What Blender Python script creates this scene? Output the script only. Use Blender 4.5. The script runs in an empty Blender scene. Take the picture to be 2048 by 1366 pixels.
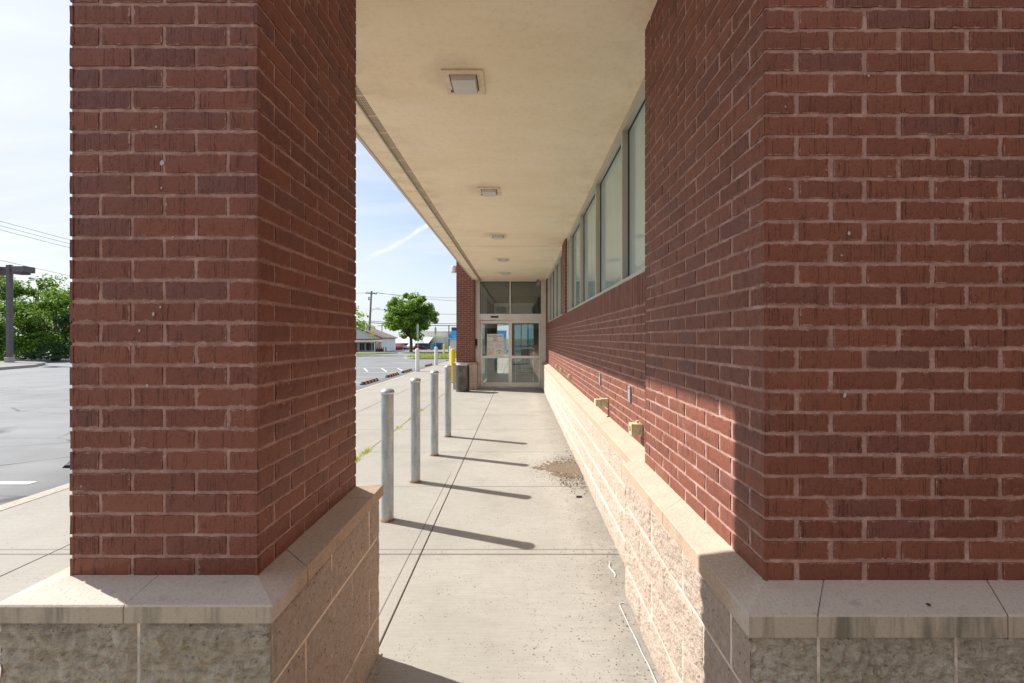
import bpy, math, random
from mathutils import Vector, Matrix, noise as mnoise

scene = bpy.context.scene
R = math.radians
random.seed(7)

# ------------------------------------------------------------------ camera
EYE = 1.657
SOFFIT = 3.563
cam_data = bpy.data.cameras.new('camera')
cam = bpy.data.objects.new('camera', cam_data)
scene.collection.objects.link(cam)
cam.location = (0, 0, EYE)
cam.rotation_euler = (R(90), 0, 0)
cam_data.sensor_width = 36
cam_data.lens = 839 / 2048 * 36
cam_data.shift_x = -14 / 2048
cam_data.shift_y = -7 / 2048
cam_data.clip_start = 0.05
cam_data.clip_end = 3000
scene.camera = cam

# ------------------------------------------------------------------ light
SUN_DIR = Vector((-1.280, 0.485, 1.190)).normalized()      # towards the sun
SUN_EL = math.asin(SUN_DIR.z)
SUN_AZ = math.atan2(SUN_DIR.x, SUN_DIR.y)
sd = bpy.data.lights.new('sun', 'SUN')
sd.energy = 4.1
sd.angle = R(0.7)
sd.color = (1.0, 0.955, 0.885)
sun = bpy.data.objects.new('sun', sd)
scene.collection.objects.link(sun)
sun.location = (-20, 8, 18)
sun.rotation_euler = SUN_DIR.to_track_quat('Z', 'Y').to_euler()

scene.view_settings.view_transform = 'Standard'
scene.view_settings.look = 'None'
scene.view_settings.gamma = 1
scene.view_settings.exposure = 0.95
scene.render.engine = 'CYCLES'
scene.cycles.use_denoising = True
scene.cycles.max_bounces = 12
scene.cycles.diffuse_bounces = 7
scene.cycles.glossy_bounces = 6
scene.cycles.transparent_max_bounces = 24
scene.cycles.sample_clamp_indirect = 6


# ------------------------------------------------------------------ node helper
class N:
    def __init__(s, tree):
        s.t = tree
        s.t.nodes.clear()

    def new(s, typ, **kw):
        n = s.t.nodes.new(typ)
        for k, v in kw.items():
            setattr(n, k, v)
        return n

    def put(s, node, key, val):
        if val is None:
            return
        i = node.inputs[key]
        if isinstance(val, bpy.types.NodeSocket):
            s.t.links.new(val, i)
        else:
            if hasattr(i.default_value, '__len__') and not hasattr(val, '__len__'):
                val = (val,) * len(i.default_value)
            if hasattr(val, '__len__') and len(i.default_value) == 4 and len(val) == 3:
                val = (*val, 1)
            i.default_value = val

    def pos(s):
        return s.new('ShaderNodeNewGeometry').outputs['Position']

    def nrm(s):
        return s.new('ShaderNodeNewGeometry').outputs['Normal']

    def island(s):
        return s.new('ShaderNodeNewGeometry').outputs['Random Per Island']

    def uv(s):
        return s.new('ShaderNodeTexCoord').outputs['UV']

    def scale(s, v, sc, loc=(0, 0, 0)):
        n = s.new('ShaderNodeMapping')
        s.put(n, 'Vector', v)
        s.put(n, 'Scale', sc)
        s.put(n, 'Location', loc)
        return n.outputs[0]

    def noise(s, v, sc=5, detail=3, rough=.55, dist=0):
        n = s.new('ShaderNodeTexNoise')
        s.put(n, 'Vector', v)
        s.put(n, 'Scale', sc)
        s.put(n, 'Detail', detail)
        s.put(n, 'Roughness', rough)
        s.put(n, 'Distortion', dist)
        return n.outputs['Fac']

    def voro(s, v, sc=5, out='Distance', feature='F1', rnd=1):
        n = s.new('ShaderNodeTexVoronoi', feature=feature)
        s.put(n, 'Vector', v)
        s.put(n, 'Scale', sc)
        s.put(n, 'Randomness', rnd)
        return n.outputs[out]

    def math(s, op, a, b=None, clamp=False):
        n = s.new('ShaderNodeMath', operation=op, use_clamp=clamp)
        s.put(n, 0, a)
        if b is not None:
            s.put(n, 1, b)
        return n.outputs[0]

    def sep(s, v):
        n = s.new('ShaderNodeSeparateXYZ')
        s.put(n, 0, v)
        return n.outputs

    def comb(s, x=0, y=0, z=0):
        n = s.new('ShaderNodeCombineXYZ')
        s.put(n, 0, x); s.put(n, 1, y); s.put(n, 2, z)
        return n.outputs[0]

    def rng(s, v, a, b, c=0, d=1, smooth=False):
        n = s.new('ShaderNodeMapRange', clamp=True)
        if smooth:
            n.interpolation_type = 'SMOOTHSTEP'
        s.put(n, 0, v)
        for i, x in enumerate((a, b, c, d)):
            s.put(n, i + 1, x)
        return n.outputs[0]

    def mix(s, f, a, b, blend='MIX'):
        n = s.new('ShaderNodeMix', data_type='RGBA', blend_type=blend)
        s.put(n, 0, f); s.put(n, 6, a); s.put(n, 7, b)
        return n.outputs[2]

    def ramp(s, f, stops):
        n = s.new('ShaderNodeValToRGB')
        s.put(n, 0, f)
        e = n.color_ramp.elements
        e[0].position, e[0].color = stops[0][0], (*stops[0][1], 1)
        e[1].position, e[1].color = stops[-1][0], (*stops[-1][1], 1)
        for p, c in stops[1:-1]:
            x = e.new(p)
            x.color = (*c, 1)
        return n.outputs[0]

    def bump(s, h, strength=.5, dist=.01, normal=None):
        n = s.new('ShaderNodeBump')
        s.put(n, 'Height', h); s.put(n, 'Strength', strength); s.put(n, 'Distance', dist)
        if normal is not None:
            s.put(n, 'Normal', normal)
        return n.outputs[0]

    def bsdf(s, color, rough=.6, normal=None, metal=0, spec=.5, **kw):
        n = s.new('ShaderNodeBsdfPrincipled')
        s.put(n, 'Base Color', color); s.put(n, 'Roughness', rough); s.put(n, 'Metallic', metal)
        s.put(n, 'Specular IOR Level', spec)
        if normal is not None:
            s.put(n, 'Normal', normal)
        for k, v in kw.items():
            s.put(n, k.replace('_', ' '), v)
        return n.outputs[0]

    def out(s, sh):
        o = s.new('ShaderNodeOutputMaterial')
        s.t.links.new(sh, o.inputs[0])


MATS = {}


def material(name, fn):
    m = bpy.data.materials.new(name)
    m.use_nodes = True
    n = N(m.node_tree)
    n.out(fn(n))
    MATS[name] = m
    return m


# ------------------------------------------------------------------ world: sky with thin cloud
world = bpy.data.worlds.new('World')
scene.world = world
world.use_nodes = True
n = N(world.node_tree)
sky = n.new('ShaderNodeTexSky', sky_type='NISHITA', sun_disc=False)
sky.sun_elevation = SUN_EL
sky.sun_rotation = SUN_AZ
sky.altitude = 100
sky.air_density = 1.0
sky.dust_density = 1.6
sky.ozone_density = 1.0
d = n.new('ShaderNodeTexCoord').outputs['Generated']
x, y, z = n.sep(d)
zz = n.math('MAXIMUM', z, 0.03)
plane = n.comb(n.math('DIVIDE', x, n.math('ADD', zz, .12)), n.math('DIVIDE', y, n.math('ADD', zz, .12)), 0)
wisp = n.noise(n.scale(plane, (.55, 1.5, 1), (3.1, 1.2, 0)), 1.3, 8, .62, .9)
veil = n.noise(n.scale(plane, (.35, .5, 1), (0.4, 5.2, 0)), .9, 4, .5)
cl = n.math('ADD', n.rng(wisp, .45, .72, .12, .75), n.rng(veil, .35, .70, .12, .45), True)
cl = n.math('MAXIMUM', cl, n.rng(z, .30, .0, 0, .92, True))
# the thin haze brightens toward the sun side (left) and toward the horizon
left = n.rng(n.math('DIVIDE', x, n.math('ADD', n.math('ABSOLUTE', y), .05)), -.45, -.95, 0, 1, True)
cl = n.math('MAXIMUM', cl, n.math('MULTIPLY', left, n.rng(wisp, .36, .62, .80, 1)))
# one old contrail
va = Vector((-318, 839, 160)).normalized(); vb = Vector((-180, 839, 228)).normalized()
pl = va.cross(vb).normalized()
def dot(v, w):
    q = n.new('ShaderNodeVectorMath', operation='DOT_PRODUCT')
    n.put(q, 0, v); n.put(q, 1, tuple(w))
    return q.outputs['Value']
wob = n.noise(d, 7, 2, .5)
dist = n.math('ABSOLUTE', n.math('ADD', dot(d, pl), n.math('MULTIPLY', n.math('SUBTRACT', wob, .5), .07)))
al = (vb - va).normalized()
t = dot(d, al)
ta, tb = va.dot(al), vb.dot(al)
trail = n.math('MULTIPLY', n.rng(dist, .001, .009, 1, 0, True),
               n.math('MULTIPLY', n.rng(t, ta - .006, ta + .03, 0, 1, True), n.rng(t, tb, tb + .12, 1, 0, True)))
trail = n.math('MULTIPLY', trail, n.rng(n.noise(d, 60, 4, .6), .3, .6, .7, 1))
cl = n.math('MAXIMUM', cl, trail)
white = n.mix(trail, n.mix(n.rng(z, 0, .5), (4.95, 5.3, 5.7), (4.75, 5.1, 5.6)), (5.6, 5.8, 6.0))
col = n.mix(cl, sky.outputs[0], white)
bg = n.new('ShaderNodeBackground')
n.put(bg, 'Color', col)
n.put(bg, 'Strength', .09)
wo = n.new('ShaderNodeOutputWorld')
n.t.links.new(bg.outputs[0], wo.inputs[0])


# ------------------------------------------------------------------ materials
def m_brick(n):
    p = n.pos(); rnd = n.island(); u, v, _ = n.sep(n.uv())
    base = n.ramp(rnd, [(0, (.135, .042, .027)), (.18, (.165, .053, .032)), (.42, (.190, .061, .036)), (.68, (.212, .071, .041)), (.86, (.158, .055, .038)), (1, (.132, .054, .046))])
    cloud = n.noise(p, 9, 3, .6)
    base = n.mix(n.rng(cloud, .35, .7, 0, .35), base, (.175, .063, .041))
    grain = n.noise(p, 75, 4, .75)
    base = n.mix(n.rng(grain, .35, .75, 0, .45), base, (.27, .095, .060))
    # thin vertical drag lines of the wire-cut face, of uneven length
    sx = n.noise(n.scale(p, (1, 1, .02)), 240, 2, .6)
    gate = n.rng(n.noise(n.scale(p, (1, 1, .5)), 24, 2, .5), .44, .56)
    st = n.math('MULTIPLY', n.rng(sx, .585, .64), gate)
    pits = n.math('MULTIPLY', n.rng(n.voro(p, 130), .26, .16), n.rng(n.noise(p, 30, 3, .6), .44, .56))
    dark = n.math('MAXIMUM', st, n.math('MULTIPLY', pits, .8))
    base = n.mix(n.math('MULTIPLY', dark, .55), base, (.025, .008, .006))
    ex = n.math('MINIMUM', u, n.math('SUBTRACT', 1, u)); ey = n.math('MINIMUM', v, n.math('SUBTRACT', 1, v))
    edge = n.math('MINIMUM', n.math('MULTIPLY', ex, 3), ey)
    sm = n.noise(p, 46, 5, .7)
    thr = n.rng(edge, 0, .14, .44, .76)
    patchy = n.rng(n.noise(p, 3.2, 3, .6), .38, .62, .25, 1)
    smear = n.math('MULTIPLY', n.rng(n.math('SUBTRACT', sm, thr), 0, .05), patchy)
    base = n.mix(n.math('MULTIPLY', smear, .7), base, (.46, .30, .26))
    # faint lime bloom in a few places, small pale chips
    bloom = n.math('MULTIPLY', n.rng(n.noise(p, 2.3, 5, .7), .60, .72), n.rng(grain, .4, .6))
    base = n.mix(n.math('MULTIPLY', bloom, .3), base, (.42, .32, .30))
    chip = n.math('MULTIPLY', n.rng(n.voro(p, 14), .055, .04), n.rng(n.noise(p, 4.2, 1), .54, .58))
    base = n.mix(n.math('MULTIPLY', chip, .8), base, (.5, .42, .38))
    h = n.math('SUBTRACT', n.math('MULTIPLY', grain, .4), n.math('MULTIPLY', dark, 1.0))
    return n.bsdf(base, .6, n.bump(h, .7, .004), spec=.35)
material('brick', m_brick)


def m_mortar(n):
    p = n.pos()
    a = n.noise(p, 12, 4, .6); b = n.noise(p, 90, 3, .6)
    c = n.ramp(a, [(.3, (.28, .16, .13)), (.55, (.395, .235, .195)), (.75, (.52, .34, .29))])
    c = n.mix(n.rng(b, .55, .7, 0, .5), c, (.60, .45, .40))
    return n.bsdf(c, .85, n.bump(n.math('ADD', b, n.noise(p, 30, 3)), .7, .004), spec=.25)
material('brick_mortar', m_mortar)


def m_block(n):
    p = n.pos(); rnd = n.island()
    nx, ny, nz = n.sep(n.nrm()); z = n.sep(p)[2]
    a = n.noise(p, 46, 5, .75); b = n.noise(p, 7, 3, .6)
    c = n.ramp(a, [(.30, (.40, .285, .215)), (.40, (.58, .445, .355)), (.6, (.71, .575, .48)), (.8, (.79, .69, .60))])
    c = n.mix(n.rng(b, .35, .75, 0, .35), c, (.64, .54, .455))
    pore = n.math('MULTIPLY', n.rng(n.voro(n.scale(p, (1, 1, .8)), 62), .24, .12), n.rng(n.noise(p, 19, 4, .7), .46, .58))
    c = n.mix(n.math('MULTIPLY', pore, .8), c, (.16, .105, .07))
    # the two faces toward the open end are weathered grey-olive with run-off, with relief light and shade painted in
    front = n.math('MULTIPLY', n.rng(ny, -.35, -.7), n.rng(n.sep(p)[1], 4, 3))
    fn = n.noise(n.scale(p, (.8, 1, 1.4)), 36, 6, .75)
    fc = n.ramp(fn, [(.33, (.30, .25, .19)), (.45, (.58, .51, .41)), (.56, (.74, .68, .58)), (.68, (.88, .84, .76))])
    fc = n.mix(n.rng(b, .38, .7, 0, .5), fc, (.60, .52, .38))
    c = n.mix(front, c, fc)
    st = n.noise(n.scale(p, (1, 1, .3)), 8, 4, .65)
    damp = n.math('MULTIPLY', n.math('MULTIPLY', n.rng(st, .40, .62), n.rng(z, .55, .80, .25, .9)), front)
    c = n.mix(n.math('MULTIPLY', damp, .5), c, (.25, .215, .16))
    c = n.mix(n.math('MULTIPLY', n.rng(z, .08, .0), .35), c, (.40, .33, .27))
    h = n.math('ADD', n.math('MULTIPLY', a, .8), n.math('SUBTRACT', n.math('MULTIPLY', fn, 1.2), n.math('MULTIPLY', pore, .8)))
    return n.bsdf(c, .9, n.bump(h, 1.0, .020), spec=.2)
material('split_face_block', m_block)


def m_joint(n):
    p = n.pos(); a = n.noise(p, 40, 4, .6)
    ny = n.sep(n.nrm())[1]
    c = n.ramp(a, [(.3, (.64, .50, .39)), (.7, (.84, .71, .58))])
    c = n.mix(n.rng(ny, -.35, -.7), c, n.ramp(n.noise(p, 14, 4, .7), [(.35, (.40, .34, .28)), (.6, (.72, .62, .52))]))
    return n.bsdf(c, .9, n.bump(a, .5, .005), spec=.2)
material('block_joint', m_joint)


def m_coping(n):
    p = n.pos()
    a = n.noise(p, 6, 4, .6); g = n.noise(p, 120, 4, .8)
    c = n.ramp(a, [(.3, (.37, .265, .19)), (.55, (.42, .305, .22)), (.75, (.46, .345, .255))])
    c = n.mix(n.rng(g, .46, .60, 0, .5), c, (.58, .46, .36))
    c = n.mix(n.rng(n.sep(p)[1], 1.38, 1.27, 0, .5), c, (.68, .63, .57))  # front run weathered greyer, and painted lighter to make up for dim light
    c = n.mix(n.rng(g, .44, .34, 0, .6), c, (.28, .21, .16))
    nx, ny, nz = n.sep(n.nrm())
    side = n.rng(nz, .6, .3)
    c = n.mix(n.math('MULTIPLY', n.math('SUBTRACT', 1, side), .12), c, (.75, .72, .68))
    st = n.math('MULTIPLY', n.rng(n.noise(n.scale(p, (1, 1, .12)), 11, 4, .7), .50, .68), side)
    st = n.math('MULTIPLY', st, n.rng(ny, -.35, -.7, .25, 1))
    c = n.mix(n.math('MULTIPLY', n.math('MULTIPLY', side, n.math('MULTIPLY', n.rng(ny, -.35, -.7), n.rng(n.sep(p)[1], 4, 3))), .5), c, (.36, .325, .235))
    c = n.mix(n.math('MULTIPLY', st, .75), c, (.11, .105, .08))
    top = n.math('MULTIPLY', n.rng(n.noise(p, 14, 5, .7), .60, .72), n.rng(nz, .6, .9))
    c = n.mix(n.math('MULTIPLY', top, .45), c, (.25, .22, .19))
    return n.bsdf(c, .8, n.bump(g, .6, .004), spec=.3)
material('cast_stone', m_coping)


def m_soffit(n):
    p = n.pos()
    a = n.noise(n.scale(p, (.35, 1, 1)), 2.4, 5, .6); g = n.noise(p, 130, 3, .7); f = n.noise(p, 26, 4, .7)
    c = n.ramp(a, [(.3, (.84, .71, .50)), (.55, (.89, .77, .57)), (.8, (.91, .80, .61))])
    c = n.mix(n.rng(f, .5, .75, 0, .25), c, (.56, .43, .28))
    # old plaster cracks across the width
    y = n.sep(p)[1]; x = n.sep(p)[0]
    wob = n.math('MULTIPLY', n.math('SUBTRACT', n.noise(n.comb(x, 0, 0), 3.1, 3), .5), .12)
    for y0 in (8.7, 12.32):
        dd = n.math('ABSOLUTE', n.math('ADD', n.math('SUBTRACT', y, y0), wob))
        k = n.math('MULTIPLY', n.rng(dd, .008, .022, 1, 0), n.rng(n.noise(p, 1.7, 2), .38, .5))
        c = n.mix(n.math('MULTIPLY', k, .55), c, (.22, .15, .09))
    for lx, ly in ((-.405, 3.117), (-.388, 5.44), (-.392, 7.83), (-.385, 10.2), (-.39, 12.30)):
        q = n.new('ShaderNodeVectorMath', operation='DISTANCE')
        n.put(q, 0, p); n.put(q, 1, (lx - .05, ly - .06, SOFFIT))
        k = n.rng(n.math('ADD', q.outputs['Value'], n.math('MULTIPLY', n.noise(p, 5, 4, .7), .25)), .22, .42, .32, 0, True)
        c = n.mix(k, c, (.42, .33, .23))
    vs = n.math('MULTIPLY', n.rng(x, -.85, -1.2), n.rng(n.noise(n.scale(p, (1, 2, 1)), 3, 4, .65), .45, .7))
    c = n.mix(n.math('MULTIPLY', vs, .35), c, (.45, .36, .25))
    dirt = n.math('MULTIPLY', n.rng(x, .35, .95), n.rng(n.noise(p, 5, 4, .65), .45, .7))
    c = n.mix(n.math('MULTIPLY', dirt, .35), c, (.46, .36, .25))
    return n.bsdf(c, .9, n.bump(n.math('ADD', g, n.math('MULTIPLY', f, .7)), .45, .006), spec=.2)
material('painted_stucco', m_soffit)


def m_vent(n):
    x, y, z = n.sep(n.pos())
    fx = n.math('FRACT', n.math('DIVIDE', x, .0135)); fy = n.math('FRACT', n.math('DIVIDE', y, .024))
    hole = n.math('MULTIPLY', n.math('GREATER_THAN', fx, .42), n.math('GREATER_THAN', fy, .25))
    sec = n.math('GREATER_THAN', n.math('FRACT', n.math('DIVIDE', y, .30)), .06)
    hole = n.math('MULTIPLY', hole, sec)
    c = n.mix(hole, (.66, .53, .36), (.03, .024, .018))
    return n.bsdf(c, .6)
material('perforated_vent', m_vent)


def m_concrete(n):
    p = n.pos(); x, y, z = n.sep(p)
    a = n.noise(p, 1.3, 5, .6); f = n.noise(p, 16, 5, .7); g = n.noise(p, 300, 2, .6)
    c = n.ramp(a, [(.3, (.315, .295, .262)), (.5, (.38, .36, .322)), (.75, (.435, .415, .373))])
    c = n.mix(n.rng(f, .35, .75, 0, .4), c, (.29, .27, .235))
    rnd = n.island()
    c = n.mix(n.math('MULTIPLY', rnd, .22), c, (.30, .28, .245))
    c = n.mix(n.rng(x, -.8, -1.6, 0, .33), c, (.30, .285, .25))
    # dark aggregate specks, thicker toward the wall
    sp = n.voro(p, 24); spm = n.noise(p, 3.5, 4, .7)
    near = n.rng(x, -.1, .75)
    k = n.math('MULTIPLY', n.rng(sp, .19, .10), n.rng(n.math('ADD', spm, n.math('MULTIPLY', near, .20)), .50, .66))
    c = n.mix(n.math('MULTIPLY', k, .85), c, (.09, .08, .065))
    k2 = n.math('MULTIPLY', n.rng(n.voro(p, 52), .24, .13), n.rng(n.math('ADD', n.noise(p, 6, 3), n.math('MULTIPLY', near, .15)), .44, .60))
    c = n.mix(n.math('MULTIPLY', k2, .75), c, (.11, .10, .08))
    pit = n.math('MULTIPLY', n.rng(n.voro(n.scale(p, (1, 1.5, 1)), 7.5), .075, .05), n.rng(n.noise(p, 2.2, 2), .42, .52))
    c = n.mix(n.math('MULTIPLY', pit, .8), c, (.12, .11, .10))
    # grime along the foot of the wall
    gr = n.math('MULTIPLY', n.rng(n.math('ADD', x, n.math('MULTIPLY', n.math('SUBTRACT', n.noise(p, 4, 5, .7), .5), .55)), .42, .86), n.rng(f, .25, .6, .55, 1))
    c = n.mix(n.math('MULTIPLY', gr, .75), c, (.175, .16, .135))
    # damp dark patch at the door and where dirt washed out
    dd = n.math('MULTIPLY', n.rng(n.math('ADD', y, n.math('MULTIPLY', n.math('SUBTRACT', n.noise(p, 5, 4, .7), .5), 2.2)), 11.6, 14.2), n.rng(x, -.9, .3))
    c = n.mix(n.math('MULTIPLY', dd, .5), c, (.20, .185, .16))
    # hand tooled border line beside the long joint and doubled cross line
    def line(v, at, w):
        return n.rng(n.math('ABSOLUTE', n.math('SUBTRACT', v, at)), w, w * 1.8, 1, 0)
    l1 = n.math('MULTIPLY', line(x, -.835, .0035), n.rng(y, 5.3, 5.0))
    l2 = n.math('MULTIPLY', line(y, 3.285, .004), n.rng(x, -4.9, -4.8))
    l3 = n.math('MULTIPLY', line(x, -.67, .003), n.rng(n.noise(n.comb(0, y, 0), 1.2, 2), .45, .55))
    ln = n.math('MAXIMUM', l1, l2)
    c = n.mix(n.math('MULTIPLY', ln, .75), c, (.12, .11, .095))
    rust = 0
    for yy in (3.819, 4.843, 5.94, 7.056):
        q = n.new('ShaderNodeVectorMath', operation='DISTANCE')
        n.put(q, 0, p); n.put(q, 1, (-1.2, yy, 0))
        r_ = n.rng(n.math('ADD', q.outputs['Value'], n.math('MULTIPLY', n.noise(p, 25, 3), .06)), .085, .13, 1, 0)
        rust = r_ if rust == 0 else n.math('MAXIMUM', rust, r_)
    c = n.mix(n.math('MULTIPLY', rust, .5), c, (.27, .17, .10))
    broom = n.noise(n.scale(p, (.05, 1, 1)), 75, 3, .65)
    c = n.mix(n.rng(broom, .42, .62, .16, 0), c, (.20, .18, .155))
    blot = n.math('MULTIPLY', n.rng(n.noise(p, 2.6, 5, .72), .56, .70), .3)
    c = n.mix(blot, c, (.24, .22, .19))
    h = n.math('ADD', n.math('MULTIPLY', broom, .5), n.math('SUBTRACT', n.math('MULTIPLY', g, .4), n.math('MULTIPLY', ln, 3)))
    h = n.math('SUBTRACT', h, n.math('MULTIPLY', pit, 1.5))
    return n.bsdf(c, .85, n.bump(h, .35, .004), spec=.25)
material('broomed_concrete', m_concrete)


def m_kerb(n):
    p = n.pos(); f = n.noise(p, 22, 5, .7)
    c = n.ramp(f, [(.3, (.30, .27, .23)), (.7, (.50, .46, .40))])
    return n.bsdf(c, .9, n.bump(f, .4, .004), spec=.2)
material('kerb_concrete', m_kerb)


def m_asphalt(n):
    p = n.pos(); x, y, z = n.sep(p)
    a = n.noise(p, .45, 5, .65); g = n.noise(p, 160, 3, .7); f = n.noise(n.scale(p, (.25, 1, 1)), 2.2, 5, .6)
    c = n.ramp(a, [(.3, (.15, .156, .165)), (.5, (.20, .208, .218)), (.75, (.25, .258, .266))])
    c = n.mix(n.rng(f, .4, .7, 0, .45), c, (.13, .135, .142))
    c = n.mix(n.rng(g, .40, .8, 0, .5), c, (.29, .29, .29))
    edge = n.rng(n.math('ADD', x, n.math('MULTIPLY', n.math('SUBTRACT', n.noise(p, 2, 4), .5), .5)), -6.0, -5.3)
    c = n.mix(n.math('MULTIPLY', edge, .45), c, (.075, .075, .075))
    cr = n.voro(n.scale(p, (.32, .85, 1)), 1, 'Distance', 'DISTANCE_TO_EDGE')
    wp = n.noise(p, 3, 4, .6)
    ck = n.math('MULTIPLY', n.rng(n.math('ADD', cr, n.math('MULTIPLY', n.math('SUBTRACT', wp, .5), .03)), .002, .011, 1, 0), n.rng(n.noise(p, .35, 2), .42, .5))
    c = n.mix(n.math('MULTIPLY', ck, .75), c, (.05, .05, .05))
    return n.bsdf(c, .85, n.bump(g, .5, .006), spec=.3)
material('worn_asphalt', m_asphalt)


def m_line(n):
    p = n.pos(); g = n.noise(p, 40, 5, .75)
    return n.bsdf(n.mix(n.rng(g, .5, .62), (.66, .66, .64), (.26, .26, .26)), .7)
material('road_paint', m_line)


def m_grass(n):
    p = n.pos(); a = n.noise(p, 1.5, 5, .7)
    return n.bsdf(n.ramp(a, [(.3, (.10, .17, .025)), (.6, (.19, .27, .04)), (.8, (.30, .32, .08))]), .95, n.bump(n.noise(p, 30, 3), .6, .05), spec=.1)
material('lawn', m_grass)


def simple(name, col, rough=.5, metal=0, var=.12, scale=8, bump=.1, bdist=.003, spec=.5, dirt=None):
    def f(n):
        p = n.pos(); a = n.noise(p, scale, 5, .65)
        dk = tuple(c * (1 - var * 1.6) for c in col); lt = tuple(min(1, c * (1 + var)) for c in col)
        c = n.ramp(a, [(.3, dk), (.7, lt)])
        if dirt:
            c = n.mix(n.rng(n.noise(n.scale(p, (1, 1, .3)), scale * 2.3, 5, .7), .52, .72, 0, .7), c, dirt)
        return n.bsdf(c, rough, n.bump(n.noise(p, scale * 9, 3), bump, bdist), metal, spec)
    return material(name, f)


def m_galv(n):
    p = n.pos(); a = n.noise(n.scale(p, (1, 1, .35)), 14, 4, .6); sp = n.voro(p, 70, 'Color')
    c = n.ramp(a, [(.3, (.27, .31, .33)), (.6, (.39, .44, .46)), (.8, (.50, .53, .53))])
    c = n.mix(.18, c, sp, 'SOFT_LIGHT')
    z = n.sep(p)[2]
    low = n.math('MULTIPLY', n.rng(z, .22, .02), n.rng(n.noise(p, 30, 4, .7), .35, .6))
    c = n.mix(n.math('MULTIPLY', low, .6), c, (.62, .58, .50))
    ru = n.math('MULTIPLY', n.rng(z, .035, .005), n.rng(n.noise(p, 22, 3), .3, .55))
    c = n.mix(ru, c, (.24, .085, .03))
    return n.bsdf(c, .42, n.bump(a, .08, .004), .65)
material('galvanised_steel', m_galv)

simple('cap_steel', (.55, .60, .63), .35, .7)
simple('aluminium', (.74, .72, .67), .38, .45, .06, 3, .03)
simple('bronze_frame', (.52, .49, .42), .45, .3, .06, 3, .03)
simple('gasket', (.015, .015, .017), .6)
simple('white_vinyl', (.78, .78, .77), .35, 0, .05, 6, .02, dirt=(.62, .60, .55))
simple('yellow_vinyl', (.92, .62, .01), .4, 0, .06, 6, .02)
simple('black_rubber', (.022, .022, .023), .75, 0, .3, 20, .5)
simple('orange_reflector', (.85, .40, .16), .5, 0, .15, 30)
simple('bin_metal', (.13, .12, .105), .38, .75, .35, 4, .06, dirt=(.07, .05, .04))
simple('box_paint', (.60, .59, .38), .55, 0, .2, 40, .3, .002, dirt=(.50, .42, .20))
simple('plate_metal', (.36, .44, .45), .45, .5, .1, 30)
simple('light_metal', (.72, .61, .44), .6, 0, .1, 30, .2, dirt=(.45, .36, .25))
simple('lens_plastic', (.60, .58, .53), .5, 0, .04, 20)
simple('rust', (.20, .10, .055), .9, 0, .3, 60)
simple('dark_plastic', (.02, .021, .024), .35)
simple('paper', (.78, .75, .67), .7, 0, .03, 8)
simple('ink', (.05, .05, .06), .7)
simple('faint_ink', (.36, .35, .34), .7)
simple('red_ink', (.45, .10, .08), .7)
simple('pole_paint', (.115, .095, .105), .55, .1, .1, 4)
simple('wood_pole', (.26, .215, .175), .85, 0, .3, 2, .4)
simple('wire', (.05, .05, .055), .6)
simple('bark', (.115, .085, .06), .95, 0, .35, 6, .8, .03)
simple('house_siding', (.78, .80, .78), .7, 0, .05, .6)
simple('house_gable', (.70, .72, .76), .7, 0, .05, .6)
simple('brown_shingle', (.24, .165, .135), .9, 0, .2, 3)
simple('trim_brown', (.07, .045, .04), .7)
simple('navy_panel', (.055, .07, .115), .6, 0, .15, .5)
simple('white_roof', (.58, .61, .68), .5, 0, .05, .3)
simple('roof_membrane', (.3, .3, .3), .9)
simple('teal_paint', (.03, .33, .40), .45, 0, .2, 1.5)
simple('blue_paint', (.02, .09, .22), .45, 0, .2, 1.5)
simple('awning_blue', (.005, .26, .60), .5, 0, .08, 1)
simple('red_paint', (.26, .02, .03), .35, 0, .15, 3)
simple('car_white', (.75, .75, .76), .3, 0, .03, 2)
simple('cone_orange', (.85, .18, .04), .5)
simple('sign_back', (.50, .50, .44), .5, .3)
simple('sign_yellow', (.62, .50, .08), .5)
simple('sign_purple', (.45, .25, .55), .5)
simple('blocker_stucco', (.30, .22, .17), .9, 0, .1, 1)
simple('interior_wall', (.30, .295, .29), .8, 0, .08, 1)
simple('interior_floor', (.20, .20, .19), .45, 0, .15, 2)
simple('ceiling_tile', (.34, .34, .34), .9)
simple('wire_chrome', (.8, .8, .78), .35, .2)
simple('flake_paint', (.42, .45, .40), .6, 0, .15, 80)
simple('caulk', (.62, .61, .58), .6, 0, .05, 30)
simple('mulch', (.10, .07, .05), .95, 0, .3, 5, .8, .03)


def m_siding(n):
    p = n.pos(); x, y, z = n.sep(p)
    rib = n.math('FRACT', n.math('MULTIPLY', x, 1.6))
    c = n.mix(n.rng(rib, .0, .12, .35, 0), (.74, .70, .54), (.50, .47, .35))
    return n.bsdf(c, .6)
material('ribbed_siding', m_siding)


def m_gravel(n):
    rnd = n.island()
    return n.bsdf(n.ramp(rnd, [(0, (.08, .06, .045)), (.4, (.18, .145, .11)), (.75, (.30, .25, .19)), (1, (.50, .44, .36))]), .9, spec=.2)
material('pebbles', m_gravel)


def m_dirt(n):
    p = n.pos(); g = n.noise(p, 120, 4, .75)
    return n.bsdf(n.ramp(g, [(.3, (.10, .075, .055)), (.55, (.24, .19, .14)), (.75, (.44, .37, .28))]), .95, n.bump(g, 1, .01), spec=.1)
material('dirt', m_dirt)


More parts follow.
